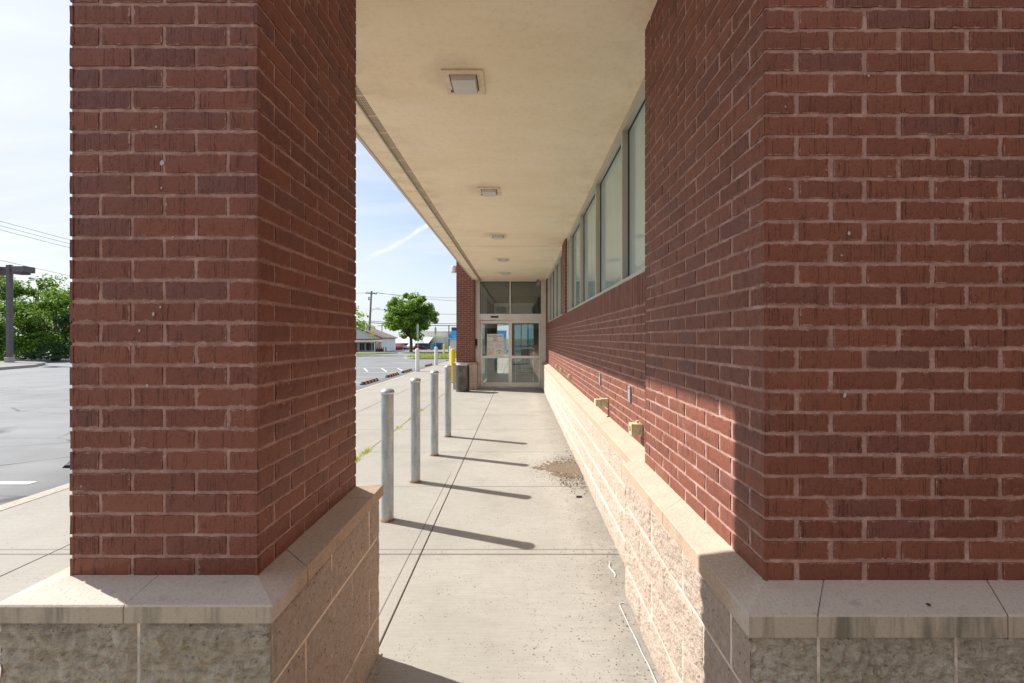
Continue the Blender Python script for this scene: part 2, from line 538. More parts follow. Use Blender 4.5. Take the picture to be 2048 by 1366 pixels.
def leafmat(name, a, b, c, tr=.35):
    def f(n):
        rnd = n.island()
        col = n.ramp(rnd, [(0, a), (.5, b), (1, c)])
        d = n.bsdf(col, .55, spec=.3)
        t = n.new('ShaderNodeBsdfTranslucent')
        n.put(t, 0, n.mix(.6, col, tuple(min(1, q * 2.2) for q in c)))
        m = n.new('ShaderNodeMixShader')
        n.put(m, 0, tr); n.put(m, 1, d); n.put(m, 2, t.outputs[0])
        return m.outputs[0]
    material(name, f)
leafmat('maple_leaf', (.05, .13, .02), (.11, .21, .03), (.22, .32, .05), .4)
leafmat('hedge_leaf', (.03, .09, .015), (.07, .16, .02), (.16, .25, .03), .35)
leafmat('dark_leaf', (.02, .06, .025), (.035, .09, .03), (.06, .12, .03), .25)
leafmat('pale_leaf', (.22, .36, .22), (.30, .44, .28), (.36, .5, .32), .3)
leafmat('red_leaf', (.10, .015, .015), (.16, .025, .02), (.40, .06, .04), .3)
leafmat('weed_leaf', (.16, .26, .03), (.26, .36, .04), (.40, .42, .05), .4)
leafmat('grass_blade', (.10, .17, .02), (.17, .26, .03), (.33, .38, .07), .4)


def m_glass(tint, refl):
    def f(n):
        fr = n.new('ShaderNodeFresnel'); n.put(fr, 0, 1.5)
        k = n.math('ADD', n.math('MULTIPLY', fr.outputs[0], refl), .02, True)
        g = n.new('ShaderNodeBsdfGlossy'); n.put(g, 'Roughness', .015); n.put(g, 'Color', (.92, .95, .95))
        t = n.new('ShaderNodeBsdfTransparent'); n.put(t, 0, tint)
        m = n.new('ShaderNodeMixShader')
        n.put(m, 0, k); n.put(m, 1, t.outputs[0]); n.put(m, 2, g.outputs[0])
        return m.outputs[0]
    return f
material('clear_glass', m_glass((.84, .90, .89), 1.9))
material('tinted_glass', m_glass((.45, .58, .60), 1.2))


def m_film(n):
    p = n.pos(); z = n.sep(p)[2]
    a = n.noise(n.scale(p, (1, 3, .4)), 1.5, 3)
    c = n.ramp(a, [(.3, (.33, .45, .45)), (.7, (.42, .55, .55))])
    fr = n.new('ShaderNodeFresnel'); n.put(fr, 0, 1.5)
    g = n.new('ShaderNodeBsdfGlossy'); n.put(g, 'Roughness', .02); n.put(g, 'Color', (.80, .95, 1.0))
    m = n.new('ShaderNodeMixShader')
    n.put(m, 0, n.math('MULTIPLY', fr.outputs[0], 1.5, True))
    n.put(m, 1, n.bsdf(c, .35, spec=.5)); n.put(m, 2, g.outputs[0])
    return m.outputs[0]
material('filmed_glass', m_film)


# ------------------------------------------------------------------ mesh helpers
class MB:
    def __init__(s):
        s.v = []; s.f = []; s.m = []; s.uv = {}

    def face(s, idx, mat=0, uv=None):
        if uv:
            s.uv[len(s.f)] = uv
        s.f.append(idx); s.m.append(mat)

    def quad(s, a, b, c, d, mat=0):
        i = len(s.v); s.v += [tuple(a), tuple(b), tuple(c), tuple(d)]
        s.face((i, i + 1, i + 2, i + 3), mat)

    def box(s, x0, x1, y0, y1, z0, z1, mat=0, xf=None, bev=0):
        if bev:
            return s.bevbox(x0, x1, y0, y1, z0, z1, mat, xf, bev)
        i = len(s.v)
        pts = [(x0, y0, z0), (x1, y0, z0), (x1, y1, z0), (x0, y1, z0), (x0, y0, z1), (x1, y0, z1), (x1, y1, z1), (x0, y1, z1)]
        if xf:
            pts = [tuple(xf @ Vector(p)) for p in pts]
        s.v += pts
        for f in ((3, 2, 1, 0), (4, 5, 6, 7), (0, 1, 5, 4), (1, 2, 6, 5), (2, 3, 7, 6), (3, 0, 4, 7)):
            s.face(tuple(i + k for k in f), mat)

    def bevbox(s, x0, x1, y0, y1, z0, z1, mat, xf, b):
        # chamfered on the vertical and top edges
        rings = []
        def ring(q, z):
            pts = [(x0 + q, y0), (x1 - q, y0), (x1, y0 + q), (x1, y1 - q), (x1 - q, y1), (x0 + q, y1), (x0, y1 - q), (x0, y0 + q)]
            return [(a, c, z) for a, c in pts]
        r1 = ring(b, z0); r2 = ring(b, z1 - b)
        ins = [(min(max(a, x0 + b), x1 - b), min(max(c, y0 + b), y1 - b), z1) for a, c, _ in r2]
        i = len(s.v)
        P = r1 + r2 + ins
        if xf:
            P = [tuple(xf @ Vector(p)) for p in P]
        s.v += P
        for k in range(8):
            j = (k + 1) % 8
            s.face((i + k, i + j, i + 8 + j, i + 8 + k), mat)
            s.face((i + 8 + k, i + 8 + j, i + 16 + j, i + 16 + k), mat)
        s.face(tuple(i + 16 + k for k in range(8)), mat)
        s.face(tuple(i + k for k in reversed(range(8))), mat)

    def tube(s, pts, rad, seg=10, mat=0, cap=True):
        pts = [Vector(p) for p in pts]
        if not hasattr(rad, '__len__'):
            rad = [rad] * len(pts)
        base = len(s.v); up = Vector((0, 0, 1))
        for k, p in enumerate(pts):
            d = (pts[min(k + 1, len(pts) - 1)] - pts[max(k - 1, 0)]).normalized()
            a = d.cross(up)
            if a.length < .05:
                a = d.cross(Vector((1, 0, 0)))
            a.normalize(); b = d.cross(a)
            for j in range(seg):
                t = 2 * math.pi * j / seg
                s.v.append(tuple(p + (a * math.cos(t) + b * math.sin(t)) * rad[k]))
        for k in range(len(pts) - 1):
            for j in range(seg):
                j2 = (j + 1) % seg
                s.face((base + k * seg + j, base + (k + 1) * seg + j, base + (k + 1) * seg + j2, base + k * seg + j2), mat)
        if cap:
            s.face(tuple(base + j for j in range(seg)), mat)
            e = base + (len(pts) - 1) * seg
            s.face(tuple(e + j for j in reversed(range(seg))), mat)

    def lathe(s, prof, c=(0, 0, 0), seg=24, mat=0):
        base = len(s.v)
        for r, z in prof:
            for j in range(seg):
                t = 2 * math.pi * j / seg
                s.v.append((c[0] + r * math.cos(t), c[1] + r * math.sin(t), c[2] + z))
        for k in range(len(prof) - 1):
            for j in range(seg):
                j2 = (j + 1) % seg
                s.face((base + k * seg + j, base + k * seg + j2, base + (k + 1) * seg + j2, base + (k + 1) * seg + j), mat)
        s.face(tuple(base + j for j in reversed(range(seg))), mat)
        e = base + (len(prof) - 1) * seg
        s.face(tuple(e + j for j in range(seg)), mat)

    def build(s, name, mats, parent=None, smooth=False, world=True):
        me = bpy.data.meshes.new(name)
        me.from_pydata(s.v, [], s.f)
        if isinstance(mats, str):
            mats = [mats]
        for m in mats:
            me.materials.append(MATS[m])
        me.polygons.foreach_set('material_index', s.m)
        if smooth:
            me.polygons.foreach_set('use_smooth', [True] * len(s.f))
        if s.uv:
            l = me.uv_layers.new(name='UVMap')
            for fi, uv in s.uv.items():
                for k, li in enumerate(me.polygons[fi].loop_indices):
                    l.data[li].uv = uv[k]
        me.update()
        o = bpy.data.objects.new(name, me)
        scene.collection.objects.link(o)
        if parent is not None:
            o.parent = parent
            if world:
                o.location = -base_of(parent)
        return o


def base_of(o):
    v = Vector(o.location)
    while o.parent is not None:
        o = o.parent
        v = v + Vector(o.location)
    return v


def thing(name, loc, label, cat, group=None, rz=0):
    o = bpy.data.objects.new(name, None)
    o.empty_display_size = .2
    scene.collection.objects.link(o)
    o.location = loc
    o.rotation_euler.z = rz
    return tag(o, label, cat, group)


def tag(o, label, cat, group=None):
    o['label'] = label
    o['category'] = cat
    if group:
        o['group'] = group
    return o


def kids(o):
    return [c for c in scene.collection.objects if c.parent == o]


def dup(o, loc=None, parent=None, label=None, rz=None):
    c = o.copy()
    scene.collection.objects.link(c)
    c.parent = parent
    for ch in kids(o):
        dup(ch, None, c)
    if loc is not None:
        c.location = loc
    if label:
        c['label'] = label
    if rz is not None:
        c.rotation_euler.z = rz
    return c


def structure(o):
    o['kind'] = 'structure'
    return o


def smooth_by_angle(o, deg=40):
    me = o.data
    me.polygons.foreach_set('use_smooth', [True] * len(me.polygons))
    me.set_sharp_from_angle(angle=R(deg))
    return o


# ------------------------------------------------------------------ brickwork
COURSE = 0.0677
JOINT = 0.0118


def one_brick(mb, o, u, nrm, s0, s1, z0, z1, fine, rec=.0048, ua=0, ub=1):
    """one brick: face standing proud of the mortar bed, edges slightly ragged"""
    nx, nz = (9, 3) if fine == 2 else ((4, 2) if fine == 1 else (1, 1))
    j = .0013 if fine else .0
    dz = random.uniform(-.0007, .0007); dp = random.uniform(-.0009, .0009)
    base = len(mb.v)
    grid = {}
    for a in range(nx + 1):
        for b in range(nz + 1):
            s = s0 + (s1 - s0) * a / nx; z = z0 + (z1 - z0) * b / nz
            edge = a in (0, nx) or b in (0, nz)
            if edge:
                s += random.uniform(-j, j) * (1 if a not in (0, nx) else .7)
                z += random.uniform(-j, j)
            p = o + u * s + Vector((0, 0, z + dz)) + nrm * (dp + (random.uniform(-.0009, .0004) if fine else 0) - (.0014 if edge and fine else 0))
            grid[a, b] = len(mb.v)
            mb.v.append(tuple(p))
    for a in range(nx):
        for b in range(nz):
            q0 = ua + (ub - ua) * a / nx; q1 = ua + (ub - ua) * (a + 1) / nx
            uv = [(q0, b / nz), (q1, b / nz), (q1, (b + 1) / nz), (q0, (b + 1) / nz)]
            mb.face((grid[a, b], grid[a + 1, b], grid[a + 1, b + 1], grid[a, b + 1]), 0, uv)
    ring = [(a, 0) for a in range(nx)] + [(nx, b) for b in range(nz)] + [(a, nz) for a in range(nx, 0, -1)] + [(0, b) for b in range(nz, 0, -1)]
    back = []
    for k in ring:
        v = Vector(mb.v[grid[k]]) - nrm * (rec + .006)
        back.append(len(mb.v)); mb.v.append(tuple(v))
    m = len(ring)
    for k in range(m):
        k2 = (k + 1) % m
        mb.face((grid[ring[k]], back[k], back[k2], grid[ring[k2]]), 0, [(.5, .5)] * 4)


def brick_face(mb, o, u, nrm, width, z0, n, pitch, parity, fine, half=None, first=None, end_trim=0, z_top=None):
    """running bond on a plane; parity picks which course starts with a header"""
    o = Vector(o); u = Vector(u); nrm = Vector(nrm)
    half = half if half is not None else (pitch - JOINT) / 2 - JOINT / 2
    for k in range(n):
        zb = z0 + k * COURSE
        zt = zb + COURSE - JOINT
        s = 0
        if (k + parity) % 2:
            lead = half
        else:
            lead = pitch - JOINT
        while s < width - .012:
            e = min(s + lead, width)
            if width - e < .03:
                e = width
            one_brick(mb, o, u, nrm, s, e, zb, zt, fine, ua=.4 if s == 0 else 0, ub=.6 if e == width else 1)
            s = e + (JOINT if pitch < .21 else JOINT * 1.5)
            lead = pitch - (JOINT if pitch < .21 else JOINT * 1.5)
    zt = z0 + n * COURSE
    # mortar bed
    rec = .0048
    step = .03 if fine == 2 else .4
    nu = max(1, int(width / step)); nzz = max(1, int((zt - z0 + .012) / step)) if fine == 2 else 1
    idx = {}
    for a in range(nu + 1):
        for b in range(nzz + 1):
            q = random.uniform(-.0015, .0015) if fine == 2 and 0 < a < nu else 0
            s = width * a / nu
            if a == 0: s = -.0 + rec * .0
            p = o + u * min(max(s, rec * .9), width - rec * .9) + Vector((0, 0, z0 - .012 + (zt - z0 + .012) * b / nzz)) - nrm * (rec + q)
            idx[a, b] = len(mb.v); mb.v.append(tuple(p))
    for a in range(nu):
        for b in range(nzz):
            mb.face((idx[a, b], idx[a + 1, b], idx[a + 1, b + 1], idx[a, b + 1]), 1)


def split_face(mb, o, u, nrm, width, zb, zt, rows, res, seed, pitch=.406, cut=0, amp=.014):
    """rough split-face block work: displaced grid, flush struck joints between blocks"""
    o = Vector(o); u = Vector(u); nrm = Vector(nrm)
    hrow = (zt - zb) / rows
    nu = max(2, int(width / res)); nz = max(2, int((zt - zb) / res))
    svals = [width * a / nu for a in range(nu + 1)]
    zvals = [zb + (zt - zb) * b / nz for b in range(nz + 1)]
    idx = {}
    for a, s in enumerate(svals):
        for b, z in enumerate(zvals):
            r = min(rows - 1, int((z - zb) / hrow)); zl = (z - zb) - r * hrow
            sh = (s + cut + (pitch / 2 if r % 2 else 0)) % pitch
            e = min(zl, hrow - zl, sh, pitch - sh)
            if s < .012 or width - s < .012:
                e = max(e, .02) if s < .012 else e
            P = o + u * s + Vector((0, 0, z))
            q = P * 9 + Vector((seed, r * 3.1, 0))
            h = mnoise.fractal(q, .9, 2.1, 5) * .55 + mnoise.noise(P * 3.3 + Vector((seed * 2, 0, r))) * .35
            h2 = abs(mnoise.noise(P * 30 + Vector((0, seed, 0)))) * .5 + mnoise.noise(P * 62) * .28
            f = min(1, max(0, (e - .004) / .016))
            d = (h + h2) * amp * f - (1 - f) * .006
            if s < .001 or width - s < .001:
                d = min(d, .002)
            idx[a, b] = len(mb.v)
            mb.v.append(tuple(P + nrm * d))
    for a in range(nu):
        for b in range(nz):
            s = (svals[a] + svals[a + 1]) / 2; z = (zvals[b] + zvals[b + 1]) / 2
            r = min(rows - 1, int((z - zb) / hrow)); zl = (z - zb) - r * hrow
            sh = (s + cut + (pitch / 2 if r % 2 else 0)) % pitch
            e = min(zl, hrow - zl, sh, pitch - sh)
            mb.face((idx[a, b], idx[a + 1, b], idx[a + 1, b + 1], idx[a, b + 1]), 1 if e < max(.0045, res * .45) else 0)


def coping_run(mb, i0, i1, o0, o1, zi, zo, zb, joints, gap=.005, seal=True):
    """sloped cast-stone coping between inner line i0-i1 and outer line o0-o1, cut at fractions"""
    i0, i1, o0, o1 = map(Vector, (i0, i1, o0, o1))
    fr = [0] + list(joints) + [1]
    L = (o1 - o0).length
    g = gap / L / 2
    for k in range(len(fr) - 1):
        a = fr[k] + (g if k else 0); b = fr[k + 1] - (g if k < len(fr) - 2 else 0)
        jz = random.uniform(-.0015, .0015)
        ia, ib, oa, ob = i0.lerp(i1, a), i0.lerp(i1, b), o0.lerp(o1, a), o0.lerp(o1, b)
        out = ((oa + ob) - (ia + ib)).normalized() * .004
        def P(v, z): return (v.x, v.y, z)
        base = len(mb.v)
        mb.v += [P(ia, zi + jz), P(ib, zi + jz), P(ob - out, zo + .001 + jz), P(oa - out, zo + .001 + jz), P(oa, zo - .004 + jz), P(ob, zo - .004 + jz), P(oa, zb + .002), P(ob, zb + .002),
                 P(ia, zb), P(ib, zb)]
        for f in ((0, 1, 2, 3), (3, 2, 5, 4), (4, 5, 7, 6), (6, 7, 9, 8), (0, 3, 4, 6, 8), (1, 9, 7, 5, 2)):
            mb.face(tuple(base + q for q in f), 0)
    if seal:
        out = ((o0 + o1) - (i0 + i1)).normalized() * .006
        base = len(mb.v)
        mb.v += [(i0.x, i0.y, zi - .004), (i1.x, i1.y, zi - .004), (o1.x - out.x, o1.y - out.y, zo - .006), (o0.x - out.x, o0.y - out.y, zo - .006), (o0.x - out.x, o0.y - out.y, zb + .004), (o1.x - out.x, o1.y - out.y, zb + .004)]
        mb.face((base, base + 1, base + 2, base + 3), 1); mb.face((base + 3, base + 2, base + 5, base + 4), 1)


X = Vector((1, 0, 0)); Y = Vector((0, 1, 0)); Z = Vector((0, 0, 1))

# ------------------------------------------------------------------ free-standing brick pillar (near, left)
PX0, PX1, PY0, PY1 = -1.430, -.830, 1.334, 2.138
pz = EYE - .758
pil = thing('brick_pillar', ((PX0 + PX1) / 2, (PY0 + PY1) / 2, 0),
            'red brick pillar on a tan block base left of the walkway, nearest the camera', 'brick pillar')
mb = MB()
nc = int((SOFFIT - pz) / COURSE) + 1
brick_face(mb, (PX0, PY0, 0), X, -Y, PX1 - PX0, pz, nc, .2032, 0, 2)
brick_face(mb, (PX1, PY0, 0), Y, X, PY1 - PY0, pz, nc, .2032, 1, 2)
brick_face(mb, (PX1, PY1, 0), -X, Y, PX1 - PX0, pz, nc, .2032, 0, 1)
brick_face(mb, (PX0, PY1, 0), -Y, -X, PY1 - PY0, pz, nc, .2032, 1, 1)
mb.build('brick_shaft', ['brick', 'brick_mortar'], pil)
O = .110
zi, zo, zb = pz + .002, EYE - .782, EYE - .8345
OR = .092
c = [(PX0 - O, PY0 - O, 0), (PX1 + O, PY0 - O, 0), (PX1 + O, PY1 + OR, 0), (PX0 - O, PY1 + OR, 0)]
i_ = [(PX0 + .02, PY0 + .02, 0), (PX1 - .02, PY0 + .02, 0), (PX1 - .02, PY1 - .02, 0), (PX0 + .02, PY1 - .02, 0)]
mb = MB()
coping_run(mb, i_[0], i_[1], c[0], c[1], zi + .005, zo, zb, [.47])
coping_run(mb, i_[1], i_[2], c[1], c[2], zi + .005, zo, zb, [.206, .82])
coping_run(mb, i_[2], i_[3], c[2], c[3], zi + .005, zo, zb, [.5])
coping_run(mb, i_[3], i_[0], c[3], c[0], zi + .005, zo, zb, [.4])
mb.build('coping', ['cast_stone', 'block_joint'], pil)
mb = MB()
B = O - .012
w_, d_ = PX1 - PX0 + 2 * B, PY1 - PY0 + B + OR - .040
split_face(mb, (PX0 - B, PY0 - B, 0), X, -Y, w_, 0, zb, 4, .009, 1.3, cut=.209, amp=.026)
split_face(mb, (PX1 + B, PY0 - B, 0), Y, X, d_, 0, zb, 4, .010, 2.7, cut=.19, amp=.011)
split_face(mb, (PX1 + B, PY1 + OR - .040, 0), -X, Y, w_, 0, zb, 4, .02, 4.1)
split_face(mb, (PX0 - B, PY1 + OR - .040, 0), -Y, -X, d_, 0, zb, 4, .02, 5.1)
mb.build('block_base', ['split_face_block', 'block_joint'], pil)

# ------------------------------------------------------------------ the store building
SX0 = -1.515
store = thing('store_building', (.9, 1.4, 0),
              'red brick store with tan block base, high windows and a stucco soffit over the walkway', 'store building')
WX = .884; PX = .781; GX = .965
FY = 1.334; PE = 2.60; DY = 13.9
rz0 = EYE - .773
SILL = EYE + .474
NB = 16          # stretcher courses under the soldier course
# near pier
mb = MB()
nc = int((SOFFIT - rz0) / COURSE) + 1
brick_face(mb, (PX, FY, 0), X, -Y, 1.48, rz0, nc, .2165, 1, 2, half=.095)
brick_face(mb, (PX, FY, 0), Y, -X, PE - FY, rz0, nc, .2155, 0, 2, half=.084)
brick_face(mb, (PX, PE, 0), X, Y, GX + .1 - PX, rz0, nc, .2155, 0, 0)
mb.build('brick_pier', ['brick', 'brick_mortar'], store)
# long wall
mb = MB()
nb = int((SILL - .2 - rz0) / COURSE)
zs = rz0 + nb * COURSE
brick_face(mb, (WX, 7.2, 0), -Y, -X, 7.2 - PE, rz0, nb, .2032, 0, 1)
brick_face(mb, (WX, DY, 0), -Y, -X, DY - 7.2 - JOINT, rz0, nb, .2032, 1, 1)
# soldier course
s = PE + .004
o = Vector((WX, 0, 0))
while s < DY - .05:
    one_brick(mb, Vector((WX, 0, 0)), -Y, -X, -(s + COURSE - JOINT), -s, zs, SILL - .004, 1)
    s += COURSE
mb.quad((WX + .007, DY, zs - .01), (WX + .007, PE, zs - .01), (WX + .007, PE, SILL - .006), (WX + .007, DY, SILL - .006), 1)
mb.quad((WX + .007, DY, SILL - .006), (WX + .007, PE, SILL - .006), (WX + .3, PE, SILL - .006), (WX + .3, DY, SILL - .006), 1)
# piers between window groups
n2 = int((SOFFIT - SILL) / COURSE) + 1
for ya, yb in ((8.02, 8.63), (13.42, DY)):
    brick_face(mb, (WX + .001, yb, 0), -Y, -X, yb - ya, SILL + .004, n2, .2032, 0, 1)
    brick_face(mb, (WX + .001, ya, 0), X, -Y, .16, SILL + .004, n2, .2032, 1, 1)
    mb.box(WX + .012, WX + .3, ya + .012, yb - .005, SILL, SOFFIT + .05, 1)
mb.build('brick_wall', ['brick', 'brick_mortar'], store)
# block base and coping
zo_r, zb_r = EYE - .811, EYE - .8765
mb = MB()
split_face(mb, (PX - .098, PE + .10, 0), -Y, -X, PE - FY + .198, 0, zb_r, 4, .010, 7.7, cut=.08, amp=.013)
split_face(mb, (PX - .098, FY - .098, 0), X, -Y, 1.7, 0, zb_r, 4, .009, 9.2, cut=-.001, amp=.026)
split_face(mb, (PX - .098, PE + .10, 0), X, Y, .12, 0, zb_r, 4, .02, 3.3)
split_face(mb, (WX - .122, 6.0, 0), -Y, -X, 6.0 - PE - .1, 0, zb_r, 4, .014, 11.1, cut=.15, amp=.012)
split_face(mb, (WX - .122, DY, 0), -Y, -X, DY - 6.0, 0, zb_r, 4, .022, 12.1, cut=.02, amp=.012)
mb.build('block_base', ['split_face_block', 'block_joint'], store)
mb = MB()
coping_run(mb, (PX + .02, FY + .02, 0), (2.4, FY + .02, 0), (PX - O, FY - O, 0), (2.4, FY - O, 0), rz0 + .007, zo_r, zb_r, [.116, .437, .758])
coping_run(mb, (PX + .02, PE + .09, 0), (PX + .02, FY + .02, 0), (PX - O, PE + .10, 0), (PX - O, FY - O, 0), rz0 + .007, zo_r, zb_r, [.50])
coping_run(mb, (WX + .02, DY, 0), (WX + .02, PE + .1, 0), (WX - .132, DY, 0), (WX - .132, PE + .1, 0), rz0 + .005, zo_r - .004, zb_r - .002,
           [k / 18 for k in range(1, 18)])
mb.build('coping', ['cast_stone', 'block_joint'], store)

# soffit, fascia band, vent strip and the mass above
mb = MB()
SY0 = FY - .02
VX0, VX1 = -1.300, -1.220
mb.box(VX1, 1.25, SY0, DY + .3, SOFFIT, SOFFIT + .14)
mb.box(SX0 + .02, VX0 - .012, SY0, DY + .3, SOFFIT - .012, SOFFIT + .14)
mb.build('soffit', 'painted_stucco', store)
mb = MB()
mb.box(VX0, VX1, SY0 + .003, DY + .29, SOFFIT + .004, SOFFIT + .02)
mb.build('soffit_vent', 'perforated_vent', store)
mb = MB()
mb.box(SX0 - .01, SX0 + .02, SY0 - .003, DY - .3, SOFFIT - .025, SOFFIT + .06)
mb.box(VX0 - .014, VX0, SY0 + .002, DY + .28, SOFFIT - .016, SOFFIT + .1)
mb.build('drip_edge', 'bronze_frame', store)
mb = MB()
mb.box(SX0, 12, SY0 + .01, 13.62, SOFFIT + .15, 5.6)
mb.box(-2.03, 12, 13.64, 36, SOFFIT + .15, 5.6)
mb.build('parapet', 'brick', store)
mb = MB()
mb.box(1.45, 12, FY + .2, 13.9, 0, SOFFIT + .14)
mb.box(3.2, 12, 13.9, 36, 0, SOFFIT + .14)
mb.box(1.3, 1.45, FY + .2, 13.9, 0, SILL - .05)
mb.build('interior_mass', 'interior_wall', store)
mb = MB()
mb.box(3.1, 12, -9, FY + .19, 0, 5.6)
mb.build('added_wing', 'blocker_stucco', store)  # unseen wing added to keep sky light off the right pier front


# windows
def window_group(ya, yb, cuts):
    edges = [ya] + cuts + [yb]
    for k in range(len(edges) - 1):
        a, b = edges[k], edges[k + 1]
        z0, z1 = SILL - .004, SOFFIT - .001
        mb = MB()
        w = .025
        mb.box(GX - .05, GX + .06, a, a + w, z0, z1)
        mb.box(GX - .05, GX + .06, b - w, b, z0, z1)
        mb.box(GX - .049, GX + .059, a + w, b - w, z0, z0 + .045)
        mb.box(GX - .049, GX + .059, a + w, b - w, z1 - .07, z1)
        fr = mb.build('window', 'bronze_frame', store)
        mb = MB()
        g = .012
        mb.box(GX + .001, GX + .02, a + w, a + w + g, z0 + .045, z1 - .07)
        mb.box(GX + .001, GX + .02, b - w - g, b - w, z0 + .045, z1 - .07)
        mb.box(GX + .001, GX + .02, a + w + g, b - w - g, z0 + .045, z0 + .045 + g)
        mb.box(GX + .001, GX + .02, a + w + g, b - w - g, z1 - .07 - g, z1 - .07)
        mb.build('gasket', 'gasket', fr)
        mb = MB()
        mb.box(GX + .008, GX + .016, a + w + g, b - w - g, z0 + .045 + g, z1 - .07 - g)
        mb.build('pane', 'filmed_glass', fr)


window_group(PE + .01, 8.01, [3.74, 5.02, 6.30, 7.58])
window_group(8.64, 13.41, [9.68, 10.75, 11.85, 12.85])
mb = MB()
mb.box(GX + .061, 1.29, PE, 13.9, SILL - .03, SOFFIT)
mb.build('blind_wall', 'interior_wall', store)

# entrance front
JX0, JX1 = -1.445, .892
KX0, KX1 = -1.300, .728       # opening
mb = MB()
DZ = SOFFIT
mb.box(JX0, KX0, DY, DY + .16, 0, DZ, 0, None)
mb.box(KX1, WX - .124, DY, DY + .16, 0, .80)
mb.box(KX1, JX1, DY - .004, DY + .16, .80, DZ)
mb.box(KX0, KX1, DY - .002, DY + .2, 2.255, 2.46)
mb.box(KX0, KX1, DY + .01, DY + .15, DZ - .03, DZ - .001)
mb.box(-.315, -.275, DY + .005, DY + .15, 2.46, DZ - .03)
fr = mb.build('entrance_frame', 'aluminium', store)
for a, b in ((KX0, -.315), (-.275, KX1)):
    mb = MB()
    mb.box(a, b, DY + .06, DY + .068, 2.46, DZ - .03)
    mb.build('transom_pane', 'clear_glass', store)
    mb = MB()
    for q in ((a, a + .012, 2.46, DZ - .03), (b - .012, b, 2.46, DZ - .03), (a + .012, b - .012, 2.46, 2.475), (a + .012, b - .012, DZ - .045, DZ - .03)):
        mb.box(q[0], q[1], DY + .045, DY + .058, q[2], q[3])
    mb.build('transom_gasket', 'gasket', store)


def door_leaf(x0, x1, y, z0, z1):
    mb = MB()
    st = .062
    mb.box(x0, x0 + st, y, y + .045, z0, z1); mb.box(x1 - st, x1, y, y + .045, z0, z1)
    mb.box(x0 + st, x1 - st, y + .001, y + .044, z0, z0 + .15)
    mb.box(x0 + st, x1 - st, y + .001, y + .044, z1 - .10, z1)
    mb.box(x0 + st, x1 - st, y + .001, y + .044, .985, 1.065)
    f = mb.build('sliding_door', 'aluminium', store)
    for a, b in ((z0 + .15, .985), (1.065, z1 - .10)):
        mb = MB()
        mb.box(x0 + st, x1 - st, y + .018, y + .026, a, b)
        mb.build('door_pane', 'clear_glass', f)
    return f


door_leaf(-1.285, -.285, DY + .06, .03, 2.24)
door_leaf(-.300, .718, DY + .008, .03, 2.25)
mb = MB()
mb.box(-1.30, .73, DY - .02, DY + .2, 0, .012)
mb.build('threshold', 'aluminium', store)

# lobby behind the entrance: floor, walls, side glazing, far opening
mb = MB()
LY = 19.6
mb.box(-1.9, 3.2, DY + .2, LY, .0, .006)
mb.build('lobby_floor', 'interior_floor', store)
mb = MB()
mb.box(.95, 1.1, DY + .2, LY, 0, SOFFIT)
mb.box(-1.34, -1.30, DY + 3.0, LY, 0, SOFFIT + .1)
mb.box(-1.30, -1.02, LY, LY + .15, 0, SOFFIT)
mb.box(-.46, -.25, LY, LY + .15, 0, 2.3)
mb.box(-.25, .72, LY, LY + .15, 0, .55)
mb.box(.72, .95, LY, LY + .15, 0, 2.3)
mb.box(-1.02, .95, LY, LY + .15, 2.3, SOFFIT)
mb.build('lobby_wall', 'interior_wall', store)
mb = MB()
mb.box(-1.34, .95, DY + .2, LY, SOFFIT + .002, SOFFIT + .05)
mb.build('lobby_ceiling', 'ceiling_tile', store)
mb = MB()
mb.box(-.95, .55, DY + 2.3, DY + 2.34, 2.3, 3.0)
mb.build('bulkhead', 'paper', store)
mb = MB()
mb.box(-.25, .72, LY + .06, LY + .07, .55, 2.3)
mb.build('far_window_pane', 'tinted_glass', store)
mb = MB()
for xx in (-.25, .08, .40, .68):
    mb.box(xx, xx + .04, LY + .03, LY + .12, .55, 2.3)
mb.box(-.21, .68, LY + .031, LY + .119, 1.25, 1.30)
mb.build('far_window_frame', 'aluminium', store)
vm = MB(); vm.box(.12, .62, 18.3, 18.9, .006, 1.15, 0, None, .03)
tag(vm.build('display_bin', 'blue_paint'), 'dim blue display bin inside behind the shopping cart', 'bin')
mb = MB()
for yy in (DY + .2, DY + .75, DY + 1.5, DY + 2.2, DY + 2.95):
    mb.box(-1.345, -1.30, yy, yy + .05, 0, SOFFIT)
mb.box(-1.344, -1.301, DY + .25, DY + 2.95, 1.0, 1.06)
mb.build('side_glazing_frame', 'aluminium', store)
mb = MB()
mb.box(-1.325, -1.318, DY + .25, DY + 2.95, .06, SOFFIT)
mb.build('side_glazing', 'clear_glass', store)

# entrance fixtures
tag(MB.build((lambda m: (m.box(-.93, -.68, DY - .03, DY - .003, 2.33, 2.385, 0, None, .004), m)[1])(MB()), 'motion_sensor', 'dark_plastic'),
    'small black motion sensor bar on the door header', 'motion sensor')
cd = thing('intercom', (-1.40, DY - .03, 1.44), 'dark keypad box on the left door jamb beside the brick', 'keypad')
mb = MB(); mb.box(-1.455, -1.375, DY - .045, DY - .002, 1.40, 1.62, 0, None, .006)
mb.build('housing', 'dark_plastic', cd)
mb = MB(); mb.box(-1.46, -1.385, DY - .035, DY - .002, 1.31, 1.37, 0, None, .006)
mb.build('card_slot', 'plate_metal', cd)
sc_ = thing('security_camera', (.62, DY - .16, SOFFIT), 'small camera on a bracket under the soffit above the right door', 'security camera')
mb = MB(); mb.lathe([(.045, -.02), (.045, 0)], (.62, DY - .16, SOFFIT - .001), 16); mb.tube([(.62, DY - .16, SOFFIT - .02), (.62, DY - .16, SOFFIT - .09)], .012)
mb.build('bracket', 'dark_plastic', sc_)
mb = MB(); mb.tube([(.645, DY - .10, SOFFIT - .09), (.60, DY - .24, SOFFIT - .16)], [.04, .036], 14)
mb.build('body', 'aluminium', sc_)
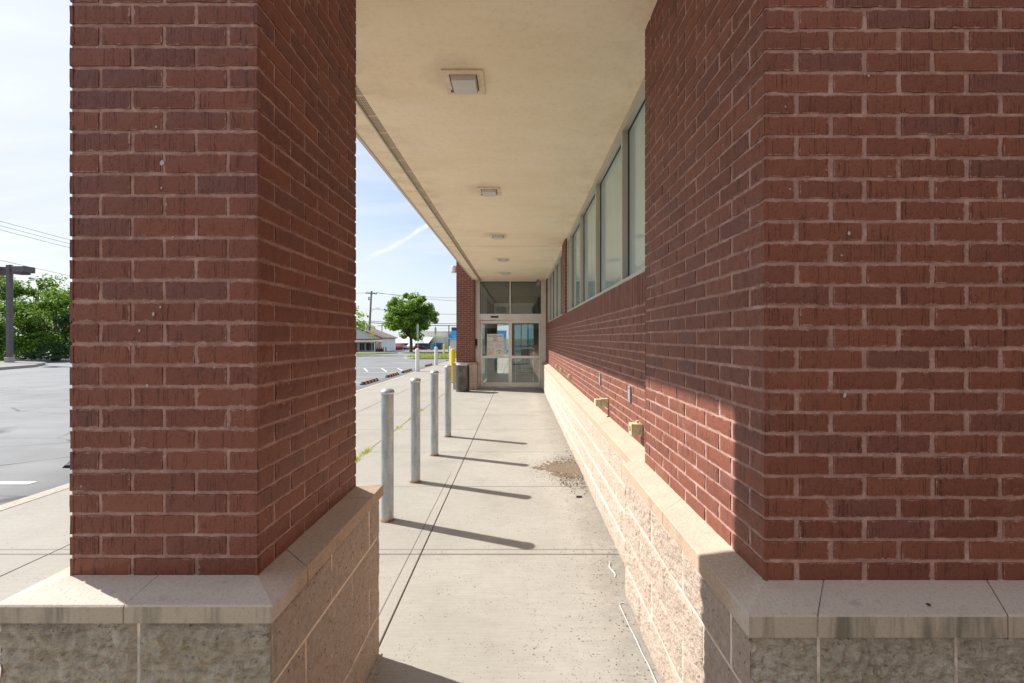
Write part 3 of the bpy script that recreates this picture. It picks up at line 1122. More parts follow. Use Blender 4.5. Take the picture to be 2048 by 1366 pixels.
mb = MB(); mb.tube([(.60, DY - .24, SOFFIT - .16), (.598, DY - .247, SOFFIT - .1635)], [.03, .028], 14)
mb.build('lens', 'dark_plastic', sc_)

# ------------------------------------------------------------------ paper notice taped inside the left leaf
def text_mesh(txt, size, loc, mats, parent, name, align='CENTER', bold=0.0):
    cu = bpy.data.curves.new(name, 'FONT')
    cu.body = txt; cu.size = size; cu.align_x = align; cu.extrude = .0006; cu.offset = bold
    tmp = bpy.data.objects.new(name + '_curve', cu)
    scene.collection.objects.link(tmp)
    bpy.context.view_layer.update()
    me = bpy.data.meshes.new_from_object(tmp.evaluated_get(bpy.context.evaluated_depsgraph_get()))
    bpy.data.objects.remove(tmp)
    o = bpy.data.objects.new(name, me)
    me.materials.clear(); me.materials.append(MATS[mats])
    scene.collection.objects.link(o)
    o.rotation_euler = (R(90), 0, 0)
    o.parent = parent
    o.location = Vector(loc) - base_of(parent)
    return o


NY = DY + .070
nx0, nx1, nz0, nz1 = -1.065, -.520, 1.066, 1.79
po = thing('notice_poster', ((nx0 + nx1) / 2, NY, nz0), 'white printed closing notice taped to the glass of the left sliding door', 'poster')
mb = MB(); mb.box(nx0, nx1, NY, NY + .003, nz0, nz1)
mb.build('sheet', 'paper', po)
cxp = (nx0 + nx1) / 2
text_mesh('Rite Aid Pharmacy', .066, (cxp, NY - .002, 1.705), 'ink', po, 'heading', bold=.0008)
text_mesh('10463', .060, (cxp, NY - .002, 1.640), 'ink', po, 'store_number', bold=.0008)
text_mesh('closed', .062, (cxp, NY - .002, 1.572), 'ink', po, 'closed_line', bold=.0012)
mb = MB()
for zz in (1.548, 1.518):
    mb.box(nx0 + .02, nx1 - .02, NY - .002, NY - .0005, zz - .004, zz + .004)
random.seed(3)
for col0, col1, zt, k in ((nx0 + .02, nx0 + .24, 1.47, 5), (nx0 + .29, nx1 - .03, 1.47, 8)):
    for q in range(k):
        xa = col0
        while xa < col1 - .03:
            w = random.uniform(.015, .05)
            mb.box(xa, min(xa + w, col1), NY - .002, NY - .0005, zt - q * .019 - .005, zt - q * .019 + .001)
            xa += w + .008
mb.build('body_text', 'faint_ink', po)
mb = MB()
for a, b, zc, zd in ((nx0 + .02, nx0 + .21, 1.325, 1.329), (nx0 + .02, nx0 + .21, 1.172, 1.178), (nx0 + .20, nx0 + .206, 1.178, 1.325), (nx0 + .02, nx0 + .024, 1.178, 1.325)):
    mb.box(a, b, NY - .002, NY - .0005, zc, zd)
for a, b, w in (((nx0 + .02, 1.32), (nx0 + .11, 1.185), .003), ((nx0 + .08, 1.32), (nx0 + .13, 1.18), .0025), ((nx0 + .13, 1.18), (nx0 + .2, 1.3), .0025)):
    mb.tube([(a[0], NY - .002, a[1]), (b[0], NY - .002, b[1])], w, 4)
mb.build('map_sketch', 'ink', po)
mb = MB()
mb.box(nx0 + .345, nx0 + .465, NY - .002, NY - .0005, 1.235, 1.25)
mb.box(nx0 + .31, nx0 + .34, NY - .002, NY - .0005, 1.205, 1.217)
mb.box(nx0 + .475, nx0 + .51, NY - .002, NY - .0005, 1.205, 1.217)
mb.build('logo_bars', 'ink', po)
mb = MB()
mb.box(nx0 + .375, nx0 + .45, NY - .002, NY - .0005, 1.14, 1.158)
mb.box(nx0 + .40, nx0 + .43, NY - .002, NY - .0005, 1.17, 1.21)
mb.build('logo_mark', 'red_ink', po)
mb = MB()
mb.box(nx0 + .02, nx0 + .2, NY - .002, NY - .0005, 1.115, 1.13)
mb.build('red_line', 'red_ink', po)

# shopping cart inside, behind the right leaf
cart = thing('shopping_cart', (.2, 15.0, .006), 'wire shopping cart parked inside behind the right glass door', 'shopping cart')
mb = MB()
def P3(a, b, c): return (a, b, c)
x0, x1, y0, y1 = -.12, .50, 14.6, 15.5
r = .009
for zz, e in ((.95, 0), (.80, .02), (.65, .04), (.5, .06)):
    L = [(x0 + e, y0 + e, zz), (x1 - e, y0 + e, zz), (x1 - e, y1 - e, zz), (x0 + e, y1 - e, zz), (x0 + e, y0 + e, zz)]
    mb.tube(L, r * (1.6 if zz == .95 else 1), 6)
for k in range(13):
    a = x0 + (x1 - x0) * k / 12
    mb.tube([(a, y0, .95), (a * .93 + .01, y0 + .06, .5)], r * .7, 5)
    mb.tube([(a, y1, .95), (a * .93 + .01, y1 - .06, .5)], r * .7, 5)
    mb.tube([(a, y0 + .06, .5), (a, y1 - .06, .5)], r * .7, 5)
mb.build('basket', 'wire_chrome', cart)
mb = MB()
mb.tube([(x0 - .02, y0 - .06, 1.02), (x1 + .02, y0 - .06, 1.02)], .014, 8)
mb.build('handle', 'awning_blue', cart)
mb = MB()
for a in (x0, x1):
    mb = MB()
    mb.tube([(a, y0 - .06, 1.02), (a, y0, .6), (a, y0 + .05, .12)], .012, 6)
    mb.tube([(a, y0 + .05, .12), (a, y1, .14), (a, y1 - .06, .5)], .012, 6)
    mb.build('side_frame', 'wire_chrome', cart)
for a in (x0, x1):
    for b in (y0 + .05, y1):
        mb = MB(); mb.tube([(a - .012, b, .065), (a + .012, b, .065)], .058, 14)
        mb.build('wheel', 'dark_plastic', cart)

# ------------------------------------------------------------------ brick column beside the entrance
cx0, cx1, cy0, cy1 = -2.035, -1.446, 13.62, 14.3
ec = thing('brick_pillar', ((cx0 + cx1) / 2, 13.9, 0), 'brick column with tan block base beside the sliding doors', 'brick pillar')
zc = .868
mb = MB()
nn = 34
brick_face(mb, (cx0, cy0, 0), X, -Y, cx1 - cx0, zc, nn + 26, .2, 0, 1)
brick_face(mb, (cx0, cy1, 0), -Y, -X, cy1 - cy0, zc, nn + 26, .2, 1, 1)
brick_face(mb, (cx1, cy0, 0), Y, X, .28, zc, nn + 26, .2, 1, 0)
mb.box(cx0 + .012, cx1 - .012, cy0 + .012, cy1 - .01, 0, zc + 60 * COURSE, 1)
mb.build('brick_shaft', ['brick', 'brick_mortar'], ec)
mb = MB()
q = .105
cc = [(cx0 - q, cy0 - q, 0), (cx1 + q, cy0 - q, 0), (cx1 + q, cy1, 0), (cx0 - q, cy1, 0)]
ii = [(cx0 + .02, cy0 + .02, 0), (cx1 - .02, cy0 + .02, 0), (cx1 - .02, cy1, 0), (cx0 + .02, cy1, 0)]
coping_run(mb, ii[0], ii[1], cc[0], cc[1], zc + .004, zc - .02, zc - .08, [.4])
coping_run(mb, ii[3], ii[0], cc[3], cc[0], zc + .004, zc - .02, zc - .08, [.5])
mb.box(cx1 + .02, cx1 + q, cy0 - q + .002, DY - .002, zc - .08, zc - .02)
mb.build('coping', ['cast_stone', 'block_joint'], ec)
mb = MB()
q = .093
split_face(mb, (cx0 - q, cy0 - q, 0), X, -Y, cx1 - cx0 + 2 * q, 0, zc - .08, 4, .02, 21, cut=.1)
split_face(mb, (cx0 - q, cy1, 0), -Y, -X, cy1 - cy0 + q, 0, zc - .08, 4, .02, 22)
split_face(mb, (cx1 + q, cy0 - q, 0), Y, X, .36, 0, zc - .08, 4, .02, 23)
mb.build('block_base', ['split_face_block', 'block_joint'], ec)
sl = thing('wall_light', (-2.12, 13.9, 3.9), 'pale round wall light on the outer side of the entrance column', 'wall light')
mb = MB(); mb.lathe([(.10, 0), (.11, .03), (.11, .19), (.10, .22)], (-2.15, 13.9, 3.82), 20)
mb.build('shade', 'aluminium', sl)
mb = MB(); mb.box(-2.06, -2.036, 13.82, 13.98, 3.84, 4.02)
mb.build('wall_plate', 'aluminium', sl)

# ------------------------------------------------------------------ soffit lights
cl0 = thing('ceiling_light', (-.405, 3.117, SOFFIT), '', 'ceiling light', 'square lights along the soffit')
mb = MB()
h = .147
for a, b, c_, d_ in ((-h, h, -h, -h + .045), (-h, h, h - .045, h), (-h, -h + .045, -h + .045, h - .045), (h - .045, h, -h + .045, h - .045)):
    mb.box(a, b, c_, d_, -.012, -.0005)
mb.build('frame', 'light_metal', cl0, world=False)
mb = MB()
mb.box(-h + .045, h - .045, -h + .045, h - .045, -.006, -.0005)
mb.build('housing', 'trim_brown', cl0, world=False)
mb = MB()
i = .094
v = [(-i, -i, -.007), (i, -i, -.007), (i, i, -.007), (-i, i, -.007), (-i + .008, -i + .008, -.045), (i - .008, -i + .008, -.045), (i - .008, i - .008, -.045), (-i + .008, i - .008, -.045)]
mb.v = v
for f in ((0, 3, 2, 1), (4, 5, 6, 7), (0, 1, 5, 4), (1, 2, 6, 5), (2, 3, 7, 6), (3, 0, 4, 7)):
    mb.face(tuple(reversed(f)))
mb.build('lens_cover', 'lens_plastic', cl0, world=False)
mb = MB(); mb.box(-h + .03, -h + .055, h - .06, h - .03, -.0145, -.0125)
rs = mb.build('rust_spot', 'rust', cl0, world=False)
lab = ['large square light nearest the camera in the tan soffit, rust spot on its frame', 'second square soffit light from the camera',
       'middle one of the five square soffit lights', 'fourth square soffit light, next to last before the doors', 'square soffit light farthest away, close above the doors']
spots = [(-.405, 3.117), (-.388, 5.44), (-.392, 7.83), (-.385, 10.2), (-.39, 12.30)]
for k in range(1, 5):
    dup(cl0, (spots[k][0], spots[k][1], SOFFIT), None, lab[k])
cl0['label'] = lab[0]

blocker = thing('added_building', (4, -17, 0), 'plain brown building added unseen behind the viewpoint for shade', 'building')  # unseen mass, added to block sky light from the front faces
mb = MB(); mb.box(-10, 24, -24, -13, -.1, 7.2)
mb.build('wall', 'blocker_stucco', blocker)
mb = MB(); mb.box(-10.2, 24.2, -24.2, -12.8, 7.2, 7.5)
mb.build('roof', 'brown_shingle', blocker)
for k in range(7):
    mb = MB(); mb.box(-8 + k * 4.4, -6 + k * 4.4, -12.99, -12.95, 1.0, 2.6)
    mb.build('window', 'dark_plastic', blocker)

# ------------------------------------------------------------------ small things on the long wall
def junction_box(y, z, mode, label):
    t = thing('junction_box', (WX, y, z), label, 'electrical box', 'painted electrical boxes along the wall foot')
    mb = MB()
    w = .038
    if mode == 'open':
        mb.box(-.05, -.001, -w, w, -w * 1.05, w * 1.05, 0, None, 0)
        mb.build('body', 'box_paint', t, world=False)
        mb = MB()
        for a, b, c_, d_ in ((-w, w, w * .6, w * 1.05), (-w, w, -w * 1.05, -w * .6), (-w, -w * .6, -w * .6, w * .6), (w * .6, w, -w * .6, w * .6)):
            mb.box(-.082, -.0505, a, b, c_, d_)
        mb.build('cover_frame', 'box_paint', t, world=False)
        mb = MB(); mb.lathe([(.012, 0), (.012, .02)], (-.03, 0, w * 1.05), 12)
        mb.build('conduit_stub', 'box_paint', t, world=False)
    elif mode == 'long':
        mb.box(-.065, -.001, -w * .9, w * .9, -w, w)
        mb.build('body', 'box_paint', t, world=False)
        mb = MB()
        mb.box(-.130, -.0655, -w * .8, w * .8, -w * .92, w * .88, 0, None, .006)
        mb.build('hood', 'box_paint', t, world=False)
        for a in (-.025, .0, .025):
            mb = MB()
            mb.box(-.073, -.0656, a - .004, a + .004, w * .885, w * 1.08)
            mb.build('hinge', 'box_paint', t, world=False)
    else:
        mb.box(-.035, -.001, -w * .8, w * .8, -w, w)
        mb.build('body', 'box_paint', t, world=False)
        mb = MB(); mb.box(-.05, -.0355, -w * .65, w * .65, -w * .7, w * .7)
        mb.build('cover', 'box_paint', t, world=False)
    return t


junction_box(3.03, EYE - .655, 'open', 'nearest painted electrical box, its front cover open like a frame')
junction_box(4.18, EYE - .640, 'long', 'painted electrical box with a long hood sticking out over the coping')
junction_box(7.15, EYE - .66, 'flat', 'third painted wall box, nearest of the three small far ones')
junction_box(8.55, EYE - .655, 'flat', 'middle one of the three small painted boxes far along the wall')
junction_box(9.6, EYE - .65, 'flat', 'small painted wall box closest to the glass doors')
for yy, lb in ((3.33, 'grey metal strap on the sunlit brick, nearer of two, above the open box'), (4.55, 'grey metal strap on the sunlit brick, farther of two, above the hooded box')):
    mb = MB()
    mb.box(-.012, -.001, -.028, .028, -.063, .063)
    mb.box(-.016, -.0125, -.006, .006, .04, .052); mb.box(-.016, -.0125, -.006, .006, -.052, -.04)
    o = mb.build('wall_bracket', 'plate_metal'); o.location = (WX, yy, EYE - .445)
    tag(o, lb, 'metal plate', 'grey metal plates on the wall')

# ------------------------------------------------------------------ ground
def zg(y):
    return -.022 if y < 25 else max(-.92, -.022 - .0164 * (y - 25))


def zo_(x, y):
    return zg(y)


mb = MB()
ys = [-60, -10, 0, 5, 10, 15, 20, 25, 40, 60, 79.8, 110, 300, 1200]
for k in range(len(ys) - 1):
    a, b = ys[k], ys[k + 1]
    mb.quad((-1200, a, zg(a) - .06), (1200, a, zg(a) - .06), (1200, b, zg(b) - .06), (-1200, b, zg(b) - .06))
structure(mb.build('ground', 'lawn'))
mb = MB()
ys = [-30, 0, 12, 25, 40, 60, 79.8, 135]
for k in range(len(ys) - 1):
    a, b = ys[k], ys[k + 1]
    mb.quad((-90, a, zg(a)), (-5.15, a, zg(a)), (-5.15, b, zg(b)), (-90, b, zg(b)))
    if a >= 40:
        pass
mb.quad((-5.15, -60, zg(0)), (60, -60, zg(0)), (60, -6, zg(0)), (-5.15, -6, zg(0)))
mb.quad((-90, -60, zg(0)), (-5.15, -60, zg(0)), (-5.15, -30, zg(0)), (-90, -30, zg(0)))
mb.quad((-5.15, 40, zg(40)), (200, 40, zg(40)), (200, 60, zg(60)), (-5.15, 60, zg(60)))
mb.quad((-5.15, 60, zg(60)), (200, 60, zg(60)), (200, 79.8, zg(80)), (-5.15, 79.8, zg(80)))
mb.quad((-5.15, 79.8, zg(80)), (200, 79.8, zg(80)), (200, 400, zg(80)), (-5.15, 400, zg(80)))
structure(mb.build('parking_lot', 'worn_asphalt'))
# sidewalk slabs
xs = [-4.965, -3.605, -2.225, -.752, .95]
yj = [-6, -4.1, -2.6, -1.1, .35, 1.78, 3.215, 4.68, 6.10, 7.60, 9.02, 10.5, 12.0, 13.5, 15.0, 16.6, 18.2, 19.9, 21.6, 23.4, 25.2, 27.2, 29.2, 31.4, 33.6, 36, 40]
mb = MB()
g = .0038
for a in range(len(xs) - 1):
    for b in range(len(yj) - 1):
        y1 = yj[b + 1]
        if a == 3 and b == 6:
            pass
        mb.box(xs[a] + g, xs[a + 1] - g, yj[b] + g, y1 - g, -.05, random.uniform(-.0012, .0012), 0, None, .004)
structure(mb.build('sidewalk', 'broomed_concrete'))
mb = MB()
mb.box(-4.97, 14, -6, 40, -.08, -.014)
structure(mb.build('joint_filler', 'dirt'))
mb = MB()
k = -6
while k < 40:
    mb.box(-5.15, -4.972, k + .004, k + 2.996, -.1, -.001, 0, None, .008)
    k += 3
structure(mb.build('kerb', 'kerb_concrete'))
# paint
mb = MB()
def stripe(x0, y0, x1, y1, w=.1):
    a = Vector((x0, y0, 0)); b = Vector((x1, y1, 0)); d = (b - a).normalized(); s = Vector((-d.y, d.x, 0)) * w / 2
    P = [a - s, b - s, b + s, a + s]
    mb.quad(*[(p.x, p.y, zg(p.y) + .005) for p in P])
for yy in (4.85, 10.3, 13.0, 15.7, 18.0, 20.45, 23.6, 26.5, 29.2):
    stripe(-5.62, yy, -10.8, yy)
for xx in (-5.7, -6.6, -7.55, -8.5, -9.4):
    stripe(xx, 20.9, xx - 1.0, 23.2)
structure(mb.build('road_marking', 'road_paint'))

# pale paint flakes stuck on the brick, a dry leaf on the coping
random.seed(12)
def flake(px, py, D, size, par, nrm='front'):
    x = (px - 1038) * D / 839; z = EYE - (py - 676) * D / 839
    mb = MB(); m = 7
    for dy in (0, -.0012):
        for k in range(m):
            t = 6.283 * k / m
            rr = size * random.uniform(.5, 1.1)
            mb.v.append((x + math.cos(t) * rr * .7, D - .0015 + dy, z + math.sin(t) * rr))
    mb.face(tuple(range(m))); mb.face(tuple(range(m, 2 * m)))
    for k in range(m):
        mb.face((k, (k + 1) % m, m + (k + 1) % m, m + k))
    return mb.build('paint_flake', 'flake_paint', par)
for a in ((325, 327, .011), (324, 376, .005), (313, 254, .005), (333, 408, .004), (308, 628, .007), (322, 614, .005), (280, 661, .006), (295, 771, .006), (347, 474, .004), (430, 735, .003)):
    flake(a[0], a[1], PY0 + .0, a[2], pil)
for a in ((1697, 467, .007), (1579, 378, .004), (1688, 790, .010), (1736, 152, .005), (1570, 214, .004), (1600, 1075, .004)):
    flake(a[0], a[1], FY, a[2], store)
lf = MB()
lf.v = [(-.014, 0, 0), (0, -.006, .004), (.016, 0, .001), (0, .007, .003), (0, 0, .007)]
for f in ((0, 1, 4), (1, 2, 4), (2, 3, 4), (3, 0, 4), (3, 2, 1, 0)):
    lf.face(f)
o = lf.build('dry_leaf', 'trim_brown'); o.location = (1.225, 1.255, EYE - .800); o.rotation_euler = (.1, .25, .9)
tag(o, 'small dark dry leaf lying on the coping ledge at the right', 'leaf')

# dirt washed against the wall
random.seed(21)
mb = MB()
def inpatch(x, y):
    dx = (x - .72) / .62; dy = (y - 5.25) / .62
    return dx * dx + dy * dy + mnoise.noise(Vector((x * 5, y * 4, 0))) * .45 < 1
N_ = 46
idx = {}
for a in range(N_ + 1):
    for b in range(N_ + 1):
        x = .05 + .71 * a / N_; y = 4.55 + 1.5 * b / N_
        dx = (x - .76) / .62; dy = (y - 5.3) / .42
        e = .8 - (dx * dx + dy * dy + mnoise.noise(Vector((x * 5, y * 4, 0))) * .5 + mnoise.noise(Vector((x * 17, y * 15, 0))) * .45)
        idx[a, b] = len(mb.v)
        mb.v.append((x, y, min(.010, e * .014) + mnoise.noise(Vector((x * 40, y * 40, 0))) * .004 - .0008))
for a in range(N_):
    for b in range(N_):
        q = (idx[a, b], idx[a + 1, b], idx[a + 1, b + 1], idx[a, b + 1])
        if max(mb.v[k][2] for k in q) > 0:
            mb.face(q)
o = tag(smooth_by_angle(mb.build('dirt_patch', 'dirt'), 80), 'patch of gravelly dirt washed against the foot of the wall', 'dirt')
o['kind'] = 'stuff'
mb = MB()
def pebble(x, y, z, r):
    base = len(mb.v)
    pts = [(0, 0, 1), (1, 0, 0), (0, 1, 0), (-1, 0, 0), (0, -1, 0), (0, 0, -1)]
    t = random.uniform(0, 6.3); c_, s_ = math.cos(t), math.sin(t)
    sx, sy, sz = random.uniform(.7, 1.4), random.uniform(.7, 1.2), random.uniform(.4, .8)
    for p in pts:
        px, py, pz_ = p[0] * sx * r, p[1] * sy * r, p[2] * sz * r
        px += random.uniform(-.2, .2) * r; py += random.uniform(-.2, .2) * r
        mb.v.append((x + px * c_ - py * s_, y + px * s_ + py * c_, z + pz_ + r * .3))
    for f in ((0, 1, 2), (0, 2, 3), (0, 3, 4), (0, 4, 1), (5, 2, 1), (5, 3, 2), (5, 4, 3), (5, 1, 4)):
        mb.face(tuple(base + k for k in f))
for k in range(5200):
    r = random.random()
    if r < .60:
        x = .76 - abs(random.gauss(0, .30)); y = random.gauss(5.25, .36)
        if not inpatch(x, y):
            if random.random() < .55:
                continue
        z = .003
        rr = random.choice([.002, .003, .004, .005, .006, .010]) if x > .45 else random.choice([.002, .003, .004])
    else:
        y = random.uniform(1.9, 13.5); x = .74 - abs(random.gauss(0, .15)) - (0 if y > 2.75 else .09)
        z = 0; rr = random.uniform(.0015, .0045) * (1.6 if random.random() < .08 else 1)
    if x > .755:
        continue
    pebble(x, y, z, rr)
for k in range(420):
    pebble(random.uniform(-1.1, .7), random.uniform(1.9, 9), 0, random.uniform(.001, .0028))
o = tag(mb.build('gravel', 'pebbles'), 'loose pebbles and grit scattered along the foot of the wall', 'gravel')
o['kind'] = 'stuff'
# sealant beads
mb = MB()
pts = [(.655, 2.12), (.648, 2.2), (.642, 2.3), (.634, 2.4), (.628, 2.5), (.622, 2.585), (.628, 2.612), (.645, 2.62), (.668, 2.612)]
pp = [(x + random.uniform(-.002, .002), y, .003) for x, y in [(.664, 1.9), (.66, 2.0)] + pts]
mb.tube(pp, [.0033 + random.uniform(-.0012, .0012) for _ in pp], 8)
tag(smooth_by_angle(mb.build('sealant_bead', 'caulk'), 80), 'long hooked bead of white sealant on the concrete at the wall foot', 'sealant', 'white sealant beads')
mb = MB()
pp = [(.664 + .01 * math.sin(k * 1.3), 2.90 + k * .035, .003) for k in range(7)]
mb.tube(pp, [.003, .004, .005, .003, .005, .004, .002], 8)
tag(smooth_by_angle(mb.build('sealant_bead', 'caulk'), 80), 'short white sealant bead farther along, just past the pier corner', 'sealant', 'white sealant beads')
mb = MB()
mb.box(-.03, .03, -.011, .011, 0, .014, 0, Matrix.Rotation(.1, 4, 'Z'), .003)
o = mb.build('plastic_scrap', 'dark_plastic'); o.location = (.625, 4.36, .002)
tag(o, 'short black plastic scrap lying on the concrete near the wall', 'litter')
# dark grout strip along pillar foot
mb = MB()
for k in range(60):
    a = 1.30 + .90 * k / 60
    mb.box(PX1 + B - .01, PX1 + B + .010 + random.uniform(0, .006), a, a + .0175, 0, .004 + random.uniform(0, .004))
mb.build('mortar_fillet', 'kerb_concrete', pil)

# weeds in the joint
def blade_patch(mb, cx, cy, rx, ry, nbl, hmin, hmax, w, z=0, cut=None):
    for k in range(nbl):
        x = cx + random.gauss(0, rx); y = cy + random.gauss(0, ry)
        if cut and not cut(x, y):
            continue
        t = random.uniform(0, 6.28); hh = random.uniform(hmin, hmax)
        dx, dy = math.cos(t), math.sin(t); lx = random.gauss(0, hh * .55); ly = random.gauss(0, hh * .55)
        b = len(mb.v)
        z0 = z if not callable(z) else z(x, y)
        mb.v += [(x - dx * w, y - dy * w, z0), (x + dx * w, y + dy * w, z0), (x + lx * .6 + dx * w * .8, y + ly * .6 + dy * w * .8, z0 + hh * .6), (x + lx, y + ly, z0 + hh)]
        mb.face((b, b + 1, b + 2, b + 3))
random.seed(5)
weeds = [((-2.225, 5.55), (.03, .16), 260), ((-2.225, 6.1), (.02, .10), 110), ((-2.225, 7.75), (.02, .06), 60), ((-2.225, 8.7), (.02, .10), 80), ((-2.225, 9.6), (.015, .07), 50)]
wl = ['largest leafy weed growing in the pavement joint, nearest the brick pillar', 'second weed tuft in the pavement joint behind the nearest bollard',
      'small weed tuft in the joint between the first two bollards', 'weed tuft in the joint behind the second bollard', 'farthest little weed tuft in the pavement joint']
for (c0, s0, k), l in zip(weeds, wl):
    mb = MB()
    blade_patch(mb, 0, 0, s0[0], s0[1], k, .015, .05, .006)
    o = mb.build('weed', 'weed_leaf'); o.location = (c0[0], c0[1], -.004)
    tag(o, l, 'weed', 'weeds in the pavement joint')
mb = MB()
for k in range(34):
    yy = random.uniform(3.5, 24)
    blade_patch(mb, -4.97, yy, .012, .05, 8, .008, .03, .005)
o = tag(mb.build('kerb_weeds', 'weed_leaf'), 'thin weeds along the joint behind the kerb', 'weeds'); o['kind'] = 'stuff'

# ------------------------------------------------------------------ bollards
b0 = thing('steel_bollard', (-1.197, 3.819, 0), '', 'bollard', 'galvanised steel bollards along the walkway')
mb = MB(); mb.lathe([(.0545, -.01), (.0545, 1.155)], (0, 0, 0), 28)
smooth_by_angle(mb.build('post', 'galvanised_steel', b0, world=False))
mb = MB(); mb.lathe([(.060, 1.150), (.061, 1.152), (.061, 1.172), (.056, 1.182), (.040, 1.194), (.018, 1.200), (.003, 1.201)], (0, 0, 0), 28)
smooth_by_angle(mb.build('cap', 'cap_steel', b0, world=False), 60)
mb = MB(); mb.lathe([(.064, -.0005), (.062, .003), (.0545, .008)], (0, 0, 0), 20)
smooth_by_angle(mb.build('rust_collar', 'rust', b0, world=False))
bl = ['nearest galvanised bollard, partly hidden at its foot by the pillar base', 'second galvanised bollard from the camera',
      'third galvanised bollard from the camera, rust at its foot', 'farthest galvanised bollard, just before the trash can']
for k, (bx, by) in enumerate(((-1.195, 4.843), (-1.197, 5.94), (-1.194, 7.056))):
    dup(b0, (bx, by, 0), None, bl[k + 1], rz=1.3 * (k + 1))
b0['label'] = bl[0]


def vinyl_bollard(mat, loc, label, group, r=.1, h=1.15):
    t = thing('vinyl_bollard', loc, label, 'bollard', group)
    mb = MB()
    mb.lathe([(r, -.02), (r, h - r * .9), (r * .95, h - r * .5), (r * .75, h - r * .18), (r * .4, h - .02), (.004, h)], (0, 0, 0), 24)
    smooth_by_angle(mb.build('sleeve', mat, t, world=False), 60)
    mb = MB(); mb.lathe([(r + .02, -.02), (r + .02, .012), (r, .02)], (0, 0, 0), 24)
    mb.build('foot_ring', 'mulch', t, world=False)
    return t


g1 = 'white bollards along the kerb'
vinyl_bollard('white_vinyl', (-5.06, 20.9, 0), 'nearest white bollard, left of the steel bollards', g1)
vinyl_bollard('white_vinyl', (-5.06, 25.6, -.02), 'middle white bollard at the kerb in front of the far sign post', g1)
vinyl_bollard('white_vinyl', (-5.06, 31.0, -.1), 'farthest white bollard, next to the yellow bollard', g1)
vinyl_bollard('yellow_vinyl', (-2.46, 15.6, 0), 'bright yellow bollard behind the trash can', 'yellow bollards', .093, 1.27)
vinyl_bollard('yellow_vinyl', (-10.2, 57, zg(57)), 'small far yellow bollard beyond the grass island', 'yellow bollards', .12, 1.37)

# ------------------------------------------------------------------ trash can
tb = thing('trash_can', (-1.75, 13.05, 0), 'dark metal trash can standing beside the brick column', 'trash can')
mb = MB()
prof = [(.195, .012), (.205, .02), (.210, .05), (.208, .075)]
for k in range(9):
    prof.append((.209 + (.002 if k % 2 else 0), .10 + k * .08))
prof += [(.208, .80), (.212, .815)]
mb.lathe(prof, (-1.75, 13.05, 0), 40)
smooth_by_angle(mb.build('body', 'bin_metal', tb), 35)
mb = MB(); mb.lathe([(.216, .815), (.219, .825), (.219, .85), (.212, .862), (.15, .868), (.148, .80)], (-1.75, 13.05, 0), 40)
smooth_by_angle(mb.build('lid_ring', 'cap_steel', tb), 35)
mb = MB(); mb.lathe([(.212, 0), (.214, .004), (.214, .03), (.209, .036)], (-1.75, 13.05, 0), 40)
mb.build('base_ring', 'trim_brown', tb)

# ------------------------------------------------------------------ wheel stops
ws = thing('wheel_stop', (-5.63, 15.0, zg(15)), '', 'wheel stop', 'black rubber wheel stops along the kerb')
mb = MB()
L, W, H = 1.65, .075, .10
sec = [(-W, 0), (-W * .55, H), (W * .55, H), (W, 0)]
yy = [0, .10, L - .10, L]
hs = [.35, 1, 1, .35]
base = 0
for y, hh in zip(yy, hs):
    for sx, sz in sec:
        mb.v.append((sx, y, sz * hh))
for k in range(3):
    for j in range(3):
        mb.face((k * 4 + j, k * 4 + j + 1, k * 4 + j + 5, k * 4 + j + 4)[::-1])
mb.face((0, 1, 2, 3)); mb.face((12, 15, 14, 13))
mb.build('body', 'black_rubber', ws, world=False)
for k in range(4):
    y0 = .22 + k * .34
    mb = MB()
    for sgn in (1, -1):
        a = [(sgn * W * .97, .007), (sgn * W * .6, H * .90)]
        mb.quad((a[0][0] + sgn * .003, y0, a[0][1]), (a[0][0] + sgn * .003, y0 + .15, a[0][1]), (a[1][0] + sgn * .003, y0 + .15, a[1][1]), (a[1][0] + sgn * .003, y0, a[1][1]))
    mb.quad((-W * .5, y0, H + .002), (W * .5, y0, H + .002), (W * .5, y0 + .15, H + .002), (-W * .5, y0 + .15, H + .002))
    mb.build('reflective_stripe', 'orange_reflector', ws, world=False)
wl = ['wheel stop seen just right of the near brick pillar, first of the visible row', 'second visible wheel stop in the row right of the pillar', 'third visible wheel stop, just before the nearest white bollard',
      'wheel stop between the first and second white bollards', 'farthest wheel stop, beside the far white bollard', 'wheel stop whose tip shows at the left edge of the near pillar', 'wheel stop almost hidden behind the near pillar\'s right edge']
for k, (xx, y_) in enumerate(((-5.62, 17.8), (-5.6, 20.1), (-5.5, 24.7), (-5.45, 31.5), (-5.83, 5.42), (-5.63, 12.4))):
    dup(ws, (xx, y_, zg(y_)), None, wl[k + 1])
ws['label'] = wl[0]

